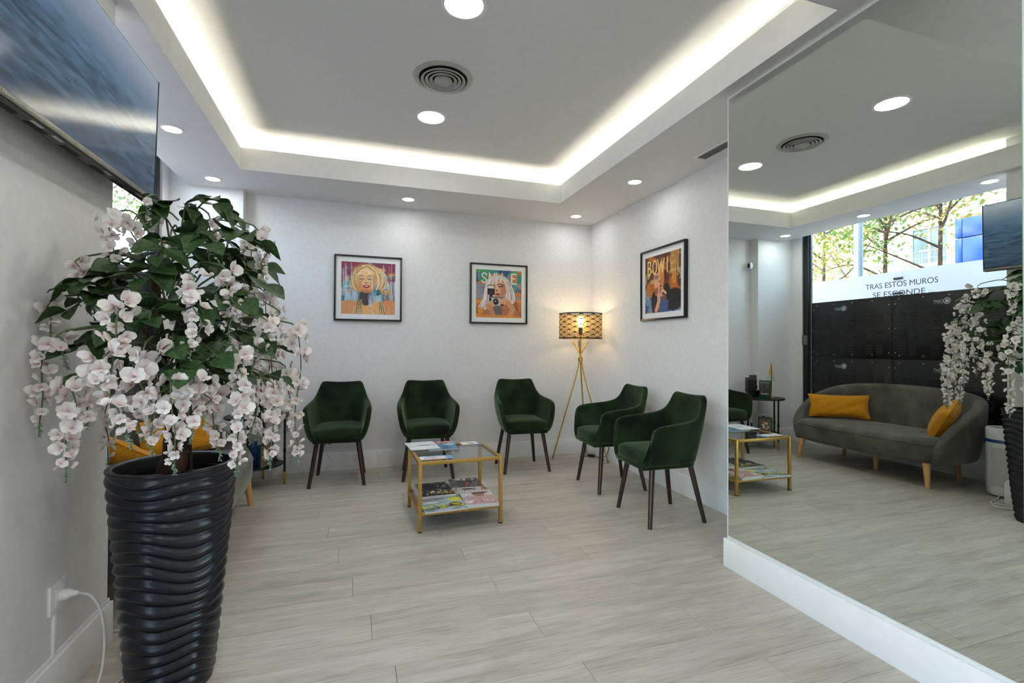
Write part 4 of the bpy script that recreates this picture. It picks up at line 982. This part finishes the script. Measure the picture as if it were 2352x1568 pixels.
for a in (-.30, -.20, .10, .36): MB().box(.016, .026, a, a+.05, -.0049, -.003).build('sticker', M['sticker'], un)
MB().box(-.060, -.040, -.16, .18, .06, .30).build('wall_bracket', M['black_metal'], tv, bevel=.003)
me = text_mesh('Hisense', .014, .0002, 'LEFT'); me.materials.append(M['sticker'])
for v in me.vertices: v.co = (.0410+v.co.z, -HY+.045+v.co.x, .003+v.co.y)
link('brand_lettering', me, bz)

# ------------------------------------------------------------------ socket with plug and cable on the left wall
ou = thing('wall_socket', 'white wall socket with a plug on the left wall, behind the planter', 'socket', (XT, 1.992, .36))
MB().box(0, .010, -.045, .045, -.048, .048).build('cover_plate', M['white_plastic'], ou, bevel=.0015)
MB().box(.010, .0125, -.020, .036, -.030, .030).build('socket_insert', M['white_plastic'], ou, bevel=.001)
MB().box(.0, .009, -.022, -.006, -.185, -.048).build('cable_duct', M['white_plastic'], ou, bevel=.001)
mb = MB(); P = [(.012, .008, 0), (.03, .008, 0), (.045, .006, .001), (.062, .004, .002)]; mb.tube(P, [.019, .018, .011, .006], 14); mb.build('plug', M['white_plastic'], ou, smooth=50)
cw = thing('power_cable', 'white power cable drooping from the wall plug to the floor', 'cable', (XT+.07, 1.99, 0))
mb = MB((XT+.07, 1.99, 0)); mb.tube(bez([(XT+.06, 1.996, .362), (XT+.10, 1.985, .350), (XT+.135, 1.97, .30), (XT+.150, 1.96, .20), (XT+.145, 1.95, .10), (XT+.118, 1.945, .02), (XT+.115, 1.955, .005), (XT+.16, 2.08, .005), (XT+.15, 2.20, .005), (XT+.21, 2.31, .005), (XT+.10, 2.40, .005), (XT-.03, 2.43, .005), (-1.06, 2.46, .02)], 96), .0045, 8)
mb.build('cord', M['cable_white'], cw, smooth=180)
lw = MB((-.83, 2.33, 0)); lw.tube(bez([(-.80, 2.392, .004), (-.833, 2.335, .004), (-.852, 2.267, .004), (-.846, 2.215, .004)], 30), .004, 8)
tag(lw.build('floor_cable', M['cable_white'], None, smooth=180), 'white cable lying on the floor behind the planter', 'cable')

# ------------------------------------------------------------------ air purifier
ap = thing('air_purifier', 'white cylindrical air purifier with a blue band beside the sofa', 'air purifier', (-1.165, 2.478, 0)); R_ = .111
MB().lathe([(.085, .006), (R_-.008, .012), (R_-.003, .035), (R_, .08), (R_, .437)], 56, cap=True).build('housing', M['white_plastic'], ap, smooth=50)
MB().lathe([(R_+.0004, .437), (R_+.0008, .44), (R_+.0008, .460), (R_, .463)], 56).build('blue_band', M['blue_plastic'], ap, smooth=50)
MB().lathe([(R_, .463), (R_, .545), (R_-.004, .556), (R_-.012, .558), (R_-.020, .552)], 56).build('collar', M['white_plastic'], ap, smooth=50)
MB().lathe([(R_-.02, .552), (R_-.05, .540), (.001, .538)], 40).build('outlet_grille', M['grey_plastic'], ap, smooth=50)
MB().lathe([(.08, 0), (.085, .006)], 24, cap=True).build('foot_ring', M['black_plastic'], ap)
pf = MB()
for i in range(34):
    for j in range(30):
        th = -1.3+j*.055+(i % 2)*.0275; z_ = .09+i*.0092; r_ = R_+.0006
        if th > .35: continue
        ca_, sa_ = math.cos(th), math.sin(th); a_ = .0017
        pf.add([(r_*ca_-sa_*a_, r_*sa_+ca_*a_, z_-a_), (r_*ca_-sa_*a_, r_*sa_+ca_*a_, z_+a_), (r_*ca_+sa_*a_, r_*sa_-ca_*a_, z_+a_), (r_*ca_+sa_*a_, r_*sa_-ca_*a_, z_-a_)], [(0, 1, 2, 3)])
o = pf.build('perforation', M['vent_dark'], ap); o['kind'] = 'stuff'
MB().box(.075, .0805, -.085, -.045, .50, .53).build('label_sticker', M['blue_plastic'], ap)

# ------------------------------------------------------------------ round side table in the corner
SD = (-.790, 4.582, 0)
sdt = thing('side_table', 'round black side table with brass-tipped legs in the back left corner', 'side table', SD)
MB().lathe([(.001, .582), (.25, .582), (.255, .586), (.255, .597), (.252, .600), (.001, .600)], 56).build('table_top', M['black_metal'], sdt, smooth=40)
MB().lathe([(.001, .168), (.198, .168), (.203, .172), (.203, .180), (.001, .182)], 56).build('shelf', M['black_metal'], sdt, smooth=40)
for (x, y) in ((-.576, 4.571), (-.985, 4.575), (-.778, 4.795), (-.822, 4.364)):
    lx, ly = x-SD[0], y-SD[1]
    lg = MB().lathe([(.0095, .105), (.0095, .582)], 14, (lx, ly, 0), cap=True).build('leg', M['black_metal'], sdt, smooth=40)
    MB().lathe([(.0125, .272), (.0125, .305)], 14, (lx, ly, 0), cap=True).build('leg_collar', M['black_metal'], lg, smooth=40)
    MB().lathe([(.009, .008), (.0098, .02), (.0098, .105)], 14, (lx, ly, 0), cap=True).build('brass_tip', M['brass'], lg, smooth=40)
    MB().lathe([(.008, 0), (.009, .010)], 14, (lx, ly, 0), cap=True).build('foot', M['black_plastic'], lg)
# on the table top
o = thing('sign_stand', 'green sign holder with a dark card on the side table', 'sign holder', (-.70, 4.44, .6), math.radians(60))
MB().box(-.06, .06, -.035, .035, 0, .022).build('base', M['green_stand'], o, bevel=.002)
MB().box(-.062, .062, -.004, .006, .018, .215).build('panel', M['green_stand'], o, bevel=.0015)
p = Paint(40, 60, (92, 90, 88)); p.blot(5, 8, 71, .5, (60, 58, 58), .8); p.rect(.1, .84, .9, .89, (212, 212, 208)); p.rect(.02, 0, .98, .05, (180, 180, 176)); p.grain(14, 3)
link('card', p.mesh('card', .098, .155, M['print']), o, (0, -.0046, .115))
o = thing('desk_lamp', 'small arched brass lamp with a clear globe on the side table', 'table lamp', (-.86, 4.50, .6))
MB().lathe([(.001, 0), (.045, 0), (.045, .008), (.01, .012), (.001, .012)], 28).build('base', M['brass'], o, smooth=40)
mb = MB(); mb.tube([(0, 0, .01), (0, 0, .38)]+[(.028*(1-math.cos(t/10*PI)), -.022*(1-math.cos(t/10*PI)), .38+.040*math.sin(t/10*PI)) for t in range(1, 11)]+[(.056, -.044, .34)], .006, 10); mb.build('arch', M['brass'], o, smooth=180)
MB().lathe([(.001, .345), (.016, .345), (.016, .275), (.001, .275)], 18, (.056, -.044, 0)).build('socket', M['brass'], o, smooth=40)
P = [(.042*math.sin(t/14*PI)+.0005, .232-.044*math.cos(t/14*PI)) for t in range(15)]
MB().lathe(P, 24, (.056, -.044, 0)).build('globe', M['table_glass'], o, smooth=180)
o = thing('black_tray', 'black flared tray on the side table', 'tray', (-.76, 4.66, .6), .5)
V = [(-.075, -.05, 0), (.075, -.05, 0), (.075, .05, 0), (-.075, .05, 0), (-.085, -.058, .07), (.085, -.058, .07), (.085, .058, .07), (-.085, .058, .07), (-.105, -.075, .078), (.105, -.075, .078), (.105, .075, .078), (-.105, .075, .078)]
F = [(3, 2, 1, 0)]+[(i, (i+1) % 4, 4+(i+1) % 4, 4+i) for i in range(4)]+[(4+i, 4+(i+1) % 4, 8+(i+1) % 4, 8+i) for i in range(4)]
t_ = MB().add(V, F).build('tray_body', M['black_plastic'], o)
MB().box(-.070, .070, -.045, .045, .004, .060).build('tray_filling', M['black_plastic'], o)
for k, (x, y, h_, a) in enumerate(((-.80, 4.72, .20, .45), (-.72, 4.70, .17, .6))):
    o = MB().obox((0, 0, h_/2), (.085, .012, h_)).build('kraft_card', M['kraft'], None, bevel=.002); o.location = (x, y, .662); o.rotation_euler = (0, 0, a)
    tag(o, ('tall dark brown card standing at the back of the black tray', 'shorter dark brown card standing in the black tray')[k], 'card', 'brown cards in the black tray')
o = thing('black_bag_stack', 'stack of crinkled black paper bags in the black tray', 'paper bags', (-.725, 4.645, .662), .5)
r_ = np.random.default_rng(3)
for k in range(7):
    mb = MB(); mb.grid([[(x*(1+.05*math.sin(9*y*20+k)), y, z+.012+k*.0215) for x, y, z in rw] for rw in superq(.10+r_.uniform(-.02, .01), .045, .024, .6, .5, 18, 8)], wrap=True); mb.build('bag', M['black_plastic'], o, smooth=60)
# on the lower shelf
o = thing('photo_frame', 'dark green framed flower picture on the side table shelf', 'picture frame', (-.70, 4.435, .182), math.radians(58))
fr_ = MB(); a, h_ = .075, .20
fr_.box(-a, a, -.008, .008, 0, .012); fr_.box(-a, a, -.008, .008, h_-.012, h_); fr_.box(-a, -a+.012, -.008, .008, .012, h_-.012); fr_.box(a-.012, a, -.008, .008, .012, h_-.012); fr_.build('frame', M['green_stand'], o, bevel=.001)
p = Paint(50, 66, (120, 104, 92)); p.ell(.5, .45, .3, .25, (226, 220, 208)); p.ell(.35, .6, .2, .15, (206, 170, 160)); p.ell(.65, .3, .16, .12, (186, 140, 132)); p.blot(8, 9, 81, .55, (70, 84, 60), .8); p.grain(14, 2)
link('picture', p.mesh('picture', .128, .178, M['print']), o, (0, -.005, .10))
o = thing('blue_bottle', 'blue bottle on the side table shelf', 'bottle', (-.80, 4.56, .182))
MB().lathe([(.001, 0), (.028, 0), (.030, .01), (.030, .13), (.014, .17), (.012, .20), (.001, .20)], 24).build('bottle_body', M['blue_plastic'], o, smooth=50)
MB().lathe([(.001, .20), (.014, .20), (.014, .225), (.001, .225)], 18).build('cap', M['white_plastic'], o, smooth=50)
for k, (x, y, h_) in enumerate(((-.72, 4.66, .20), (-.665, 4.69, .12))):
    o = thing('candle', ('tall white candle in a black holder on the side table shelf', 'short white candle in a black holder on the side table shelf')[k], 'candle', (x, y, .182), 0, 'candles on the side table shelf')
    MB().lathe([(.001, 0), (.022, 0), (.022, .006), (.008, .012), (.008, h_*.45), (.013, h_*.5), (.001, h_*.5)], 18).build('holder', M['black_metal'], o, smooth=40)
    MB().lathe([(.001, h_*.5), (.008, h_*.5), (.0075, h_), (.001, h_)], 14).build('wax', M['white_plastic'], o, smooth=40)
p = Paint(44, 56, (46, 96, 150)); p.ell(.6, .7, .3, .25, (190, 120, 110)); p.ell(.3, .75, .2, .2, (226, 214, 140)); p.blot(6, 8, 91, .55, (196, 214, 230), .8); p.grain(12, 4)
o = thing('booklet', 'blue booklet standing on the side table shelf', 'booklet', (-.90, 4.64, .182), math.radians(20))
MB().box(-.065, .065, 0, .006, 0, .17).build('pages', M['paper'], o); link('cover', p.mesh('cover', .13, .17, M['print']), o, (0, -.0006, .085))

# cables by the corner
mb = MB((-.60, 4.85, 0)); mb.tube(bez([(-.70, 4.86, .13), (-.63, 4.885, .17), (-.585, 4.89, .205), (-.555, 4.888, .17), (-.57, 4.88, .10), (-.62, 4.87, .02), (-.50, 4.87, .012), (-.36, 4.885, .06), (-.30, 4.89, .16), (-.26, 4.89, .17), (-.215, 4.885, .10), (-.25, 4.87, .03), (-.34, 4.86, .02), (-.37, 4.875, .08), (-.33, 4.885, .14)], 120), .0035, 7)
tag(mb.build('looped_cable', M['cable_white'], None, smooth=180), 'white cable looping along the back baseboard behind the left armchair', 'cable')
mb = MB((-.72, 4.75, 0)); mb.tube(bez([(-.70, 4.85, .12), (-.68, 4.80, .04), (-.72, 4.74, .005), (-.82, 4.70, .005), (-.90, 4.74, .005)], 50), .004, 7)
tag(mb.build('charger_cable', M['cable_white'], None, smooth=180), 'white charger cable curling under the side table', 'cable')
o = MB((-.70, YB, .20)).box(-.735, -.665, YB-.045, YB, .165, .235).build('power_adapter', M['white_plastic'], None, bevel=.006); tag(o, 'white power adapter on the wall behind the side table', 'adapter')
o = thing('wall_outlet', 'white double outlet on the back wall behind the left armchair', 'outlet', (-.247, YB, .262))
MB().box(-.05, .05, -.009, 0, -.04, .04).build('cover_plate', M['white_plastic'], o, bevel=.002)
for x in (-.022, .022): MB().lathe([(.018, 0), (.017, .003), (.001, .003)], 20).build('socket', M['grey_plastic'], o).matrix_local = Matrix.Translation((x, -.009, 0)) @ Matrix.Rotation(PI/2, 4, 'X')
# camera on the pillar with its cable duct
o = thing('security_camera', 'white security camera with a black face on the pillar', 'camera', (XP, 4.862, 2.245))
MB().box(0, .012, -.022, .022, -.03, .03).build('wall_plate', M['white_plastic'], o, bevel=.004)
mb = MB(); mb.tube([(.012, 0, 0), (.05, -.004, 0)], .012, 12); mb.build('arm', M['white_plastic'], o, smooth=40)
hd = link('head', None, o) if False else None
mb = MB(); mb.grid([[(z+.065, x, y) for x, y, z in rw] for rw in superq(.052, .088, .05, .45, .7, 28, 14)], wrap=True); hd = mb.build('camera_head', M['white_plastic'], o, smooth=180)
mb = MB(); mb.grid([[(z+.083, x, y) for x, y, z in rw] for rw in superq(.043, .076, .022, .5, .75, 28, 12)], wrap=True); mb.build('camera_face', M['black_plastic'], hd, smooth=180)
mb = MB(); mb.grid([[(z+.088, x, y-.030) for x, y, z in rw] for rw in superq(.018, .012, .016, .8, .8, 12, 8)], wrap=True); mb.build('status_light', emit_mat('blue_status', (.1, .2, 1), .8), hd, smooth=180)
MB().box(0, .010, -.007, .007, -1.66, -.045).build('cable_duct', M['white_plastic'], o, bevel=.001)

# ------------------------------------------------------------------ ceiling fittings
M['tray_lamp'] = emit_mat('cool_led_disc', (1.0, .985, .95), TRAY_E)
M['fill_lamp'] = emit_mat('added_fill_disc', (1.0, .985, .96), FILL_E)
M['soffit_lamp'] = emit_mat('cool_led_spot', (.97, .985, 1.0), SOFFIT_E)
def downlight(label, x, y, z, r, mat):
    o = thing('ceiling_downlight', label, 'downlight', (x, y, z), 0, 'recessed ceiling downlights')
    MB().lathe([(r*1.20, 0), (r*1.20, -.003), (r*1.13, -.006), (r*1.0, -.006), (r*1.0, 0)], 40).build('trim_ring', M['trim'], o, smooth=50)
    MB().lathe([(r*1.0, -.0035), (.001, -.0036)], 40).build('diffuser', mat, o)
for lab, x, y in (('large round downlight in the raised ceiling, between the air vent and the back wall', .504, 3.440), ('large round downlight in the raised ceiling at the top of the photo', .484, 2.250)):
    downlight(lab, x, y, ZC, .093, M['tray_lamp'])
for lab, x, y in (('small downlight in the left soffit, just right of the television', -1.130, 3.590), ('small downlight in the left soffit corner, above the pillar', -1.141, 4.557), ('small downlight in the soffit over the back wall, above the two prints', .464, 4.589),
                  ('small downlight in the soffit corner above the floor lamp', 2.213, 4.601), ('small downlight in the right-hand soffit, above the orange print', 2.214, 3.480), ('small downlight in the left soffit above the television, seen only in the mirror', -1.073, 2.518)):
    downlight(lab, x, y, ZS, .052, M['soffit_lamp'])
for lab, x, y in (('added unseen fill downlight in the front soffit near the shop entrance', -.15, .45), ('added unseen fill downlight in the front soffit near the mirror wall', 1.15, .45), ('added unseen fill downlight behind the camera, on the entrance side', -.15, -1.0), ('added unseen fill downlight at the rear of the shop', 1.15, -1.0)):  # out-of-view downlights added to brighten the left wall, planter and near floor
    downlight(lab, x, y, ZS, .075, M['fill_lamp'])
vn = thing('air_diffuser', 'round air diffuser with concentric rings in the raised ceiling', 'air vent', (.500, 2.915, ZC))
MB().lathe([(.181, 0), (.181, -.004), (.170, -.009), (.150, -.010), (.146, -.002), (.146, 0)], 64).build('outer_flange', M['vent_grey'], vn, smooth=40)
MB().lathe([(.146, -.0012), (.001, -.0012)], 48).build('throat', M['vent_dark'], vn)
for r_ in (.136, .110, .084):
    MB().lathe([(r_, -.018), (r_-.010, -.021), (r_-.019, -.010), (r_-.015, -.006), (r_-.005, -.014), (r_, -.018)], 56).build('ring', M['vent_grey'], vn, smooth=60)
MB().lathe([(.050, -.004), (.056, -.022), (.052, -.026), (.03, -.023), (.001, -.022)], 48).build('centre_disc', M['vent_grey'], vn, smooth=60)
lv = thing('linear_vent', 'long slotted air vent in the right-hand soffit near the mirror', 'air vent', (2.393, 2.55, ZS))
f = MB(); f.box(-.055, -.038, -.345, .345, -.006, 0); f.box(.038, .055, -.345, .345, -.006, 0); f.box(-.038, .038, .330, .345, -.006, 0); f.box(-.038, .038, -.345, -.330, -.006, 0); f.build('frame', M['trim'], lv, bevel=.001)
MB().box(-.038, .038, -.33, .33, -.001, 0).build('duct', M['vent_dark'], lv)
for k in range(5): MB().obox((-.030+k*.015, 0, -.006), (.002, .66, .012), Matrix.Rotation(.5, 3, 'Y')).build('slat', M['vent_grey'], lv)

# ------------------------------------------------------------------ black perforated panels standing inside the window
pn = thing('panel_wall', 'black metal panels with vent slots and logos behind the sofa', 'panels', (-1.60, 3.48, .342))
PX = -1.574; ro = (-1.60, 3.48, .342)
for (ya, yb) in ((3.609, 4.560), (2.372, 3.605)):
    for (za, zb) in ((1.087, 1.764), (.345, 1.083)):
        pa = MB(ro).box(PX-.012, PX, ya, yb, za, zb).build('panel', M['panel_black'], pn, bevel=.002)
        lo_ = MB(ro); ncol = 3; wcol = (min(yb-ya, .95))/3
        for i in range(ncol):
            for j in range(3):
                yc = yb-.15-i*.31; zc = zb-.235-j*.172
                if zc < za+.05: continue
                for sx in (-1, 1):
                    for k in range(5):
                        lo_.obox((PX+.002, yc+sx*.055, zc+.044-k*.022), (.006, .075, .008), Matrix.Rotation(.5, 3, 'Y'))
        lo_.build('vent_louvers', M['louver'], pa)
        bo = MB(ro)
        for yy in np.arange(yb-.07, ya+.02, -.225):
            for zz in (zb-.037, za+.037): bo.obox((PX+.001, yy, zz), (.005, .010, .010))
        for zz in np.arange(zb-.09, za+.05, -.26):
            for yy in (yb-.030, ya+.030): bo.obox((PX+.001, yy, zz), (.005, .010, .010))
        bo.build('bolts', M['bolt'], pa)
        yl = yb-.42 if ya > 3.6 else yb-.50; zl_ = zb-.095
        lg = MB(ro)
        ring = [(PX+.0008, yl+.028*math.cos(t/28*2*PI), zl_+.028*math.sin(t/28*2*PI)) for t in range(28)]
        lg.tube(ring, .0042, 6, closed=True); lg.add([(PX+.0012, yl+.017*math.cos(t/20*2*PI), zl_+.017*math.sin(t/20*2*PI)) for t in range(20)], [tuple(range(20))])
        lg.build('logo_ring', M['logo'], pa)
        me = text_mesh('OSMT', .05, 0, 'LEFT'); me.materials.append(M['logo'])
        xs = [v.co.x for v in me.vertices]; kk = .085/(max(xs)-min(xs))
        for v in me.vertices: v.co = (PX+.001-ro[0], yl+.032+(v.co.x-min(xs))*kk-ro[1], zl_-.022+v.co.y-ro[2])
        link('logo_lettering', me, pa)
MB(ro).box(PX-.0165, PX-.013, 2.372, 4.560, .345, 1.762).build('seam_light_block', M['black_metal'], pn)  # added behind the panels to block daylight through their seams
jb = MB(ro)
for zz in np.arange(.45, 1.75, .085): jb.obox((PX+.001, 3.607, zz), (.006, .05, .016))
jb.build('joint_clips', M['black_plastic'], pn)

# ------------------------------------------------------------------ the street outside
struct(MB().box(-60, -1.75, -30, 80, -.15, -.02).build('ground', pmat('pale_paving', (150, 146, 140), (172, 168, 160), scale=3, rough=.9)))
M['facade'] = pmat('cream_facade', (214, 204, 188), (226, 218, 204), scale=1.5, rough=.9)
M['brick_r'] = pmat('brick_facade', (196, 150, 120), (210, 168, 140), scale=4, rough=.9)
M['shutter'] = pmat('brown_shutter', (110, 74, 56), (130, 90, 70), scale=8, rough=.7)
M['winglass'] = pmat('dark_window_glass', (70, 84, 92), (90, 104, 110), scale=2, rough=.1)
M['winframe'] = pmat('white_window_frame', (222, 222, 218), (230, 230, 226), scale=8, rough=.6)
bd = thing('apartment_building', 'pale apartment building across the street, seen through the window', 'building', (-18, 20, 0))
bo_ = (-18, 20, 0)
MB(bo_).box(-22, -17, 2, 48, -.02, 14).build('facade_wall', M['facade'], bd)
for z_ in (3.4, 6.6, 9.8): MB(bo_).box(-17, -16.8, 2, 48, z_-.12, z_+.12).build('floor_band', M['winframe'], bd)
MB(bo_).box(-17, -16.96, 14.5, 19.5, 3.6, 6.4).build('brick_panel', M['brick_r'], bd)
wfm = MB(); wfm.box(0, .08, -.65, .65, 0, .07); wfm.box(0, .08, -.65, .65, 1.43, 1.5); wfm.box(0, .08, -.65, -.58, .07, 1.43); wfm.box(0, .08, .58, .65, .07, 1.43); wfm.box(0, .07, -.03, .03, .07, 1.43)
wfm = wfm.mesh('window', M['winframe']); wpm = MB().box(0, .03, -.58, .58, .07, 1.43).mesh('pane', M['winglass'])
for z_ in (1.2, 4.4, 7.6):
    for k in range(14):
        wo = link('window', wfm, bd, (1.0, -17+k*3.0+.4, z_)); link('pane', wpm, wo)
for yb_, sh_ in ((11.6, 1), (21, 0), (30, 0)):
    bc = MB(bo_).box(-17, -15.9, yb_-1.6, yb_+1.6, 3.75, 3.9).build('balcony', M['winframe'], bd)
    rl = MB(bo_)
    for k in range(33): rl.tube([(-15.93, yb_-1.58+k*.0987, 3.9), (-15.93, yb_-1.58+k*.0987, 4.75)], .012, 5)
    for zz in (4.2, 4.5, 4.76): rl.tube([(-15.93, yb_-1.6, zz), (-15.93, yb_+1.6, zz)], .02, 6)
    rl.build('railing', M['fitting'], bc)
    MB(bo_).box(-16.95, -16.9, yb_-1.2, yb_-.2, 3.9, 6.0).build('shutter', M['shutter'], bd)
def street_tree(label, x, y, h, seed, col):
    r = np.random.default_rng(seed); o = thing('street_tree', label, 'tree', (x, y, 0), 0, 'street trees outside the window'); mb = MB()
    mb.tube(bez([(0, 0, -.02), (.05, .03, h*.3), (-.04, .08, h*.6), (.05, 0, h*.9)], 30), list(np.linspace(.075, .015, 31)), 8)
    ends = []
    for k in range(11):
        a = r.uniform(0, 6.28); z0 = r.uniform(.32, .8)*h; L = r.uniform(.9, 2.0); e = (math.cos(a)*L, math.sin(a)*L, z0+r.uniform(.3, 1.3)); ends.append((e, z0))
        mb.tube(bez([(0, .03, z0), (e[0]*.5, e[1]*.5, z0+.25*L), e], 12), list(np.linspace(.03, .008, 13)), 5)
    mb.build('trunk', M['bark'], o, smooth=180)
    lv_ = MB(); n = 2600
    C_ = [np.array(e) for e, z in ends]; 
    for k in range(n):
        c_ = C_[int(r.integers(0, len(C_)))]*r.uniform(.5, 1.1); c_ = np.array((c_[0], c_[1], c_[2])) if False else C_[int(r.integers(0, len(C_)))]
        p0 = Vector(c_)+Vector(r.normal(0, .38, 3)); R = Matrix.Rotation(r.uniform(0, 6.3), 3, 'Z') @ Matrix.Rotation(r.uniform(-1, 1), 3, 'X'); s_ = r.uniform(.04, .085)
        lv_.add([p0+R @ Vector(q_)*s_ for q_ in ((0, -1, 0), (.55, 0, .1), (0, 1, 0), (-.55, 0, .1))], [(0, 1, 2, 3)])
    f_ = lv_.build('foliage', col, o); f_['kind'] = 'stuff'; return o
M['foliage'] = pmat('street_leaves', (70, 118, 44), (110, 150, 66), scale=3, rough=.6, trans=0)
M['foliage2'] = pmat('street_leaves_yellow', (120, 136, 50), (176, 150, 76), scale=3, rough=.6)
street_tree('slender street tree outside, left part of the reflected window', -9.0, 10.3, 6.5, 1, M['foliage'])
street_tree('forked street tree outside, middle of the reflected window', -7.5, 7.6, 6.0, 2, M['foliage2'])
street_tree('leafy street tree outside, right part of the reflected window', -8.5, 7.1, 6.5, 3, M['foliage'])
street_tree('distant street tree glimpsed directly below the television', -8.0, 19.0, 8.0, 4, M['foliage'])
o = thing('lamp_post', 'grey street lamp post outside the window', 'post', (-3.5, 5.365, 0))
MB().lathe([(.10, 0), (.10, .25), (.065, .32), (.058, 6.5)], 24, cap=True).build('shaft', M['fitting'], o, smooth=50)
mb = MB(); mb.tube(bez([(0, 0, 6.45), (.1, 0, 6.9), (.5, 0, 7.1), (1.0, 0, 7.1)], 20), .035, 8); mb.build('lamp_arm', M['fitting'], o, smooth=180)
M['kiosk_blue'] = pmat('blue_enamel', (14, 56, 124), (18, 64, 136), scale=2, rough=.3)
kk = thing('blue_kiosk', 'blue panelled kiosk on the pavement outside', 'kiosk', (-4.0, 3.0, 0))
for (a, b_) in ((2.0, 2.86), (2.87, 3.70), (3.71, 4.03), (4.035, 4.11)):
    for (z0, z1) in ((0.0, 1.2), (1.21, 2.22), (2.23, 2.62), (2.63, 2.875)):
        MB((-4.0, 3.0, 0)).box(-4.2, -3.5, a, b_, z0, z1).build('panel', M['kiosk_blue'], kk, bevel=.004)
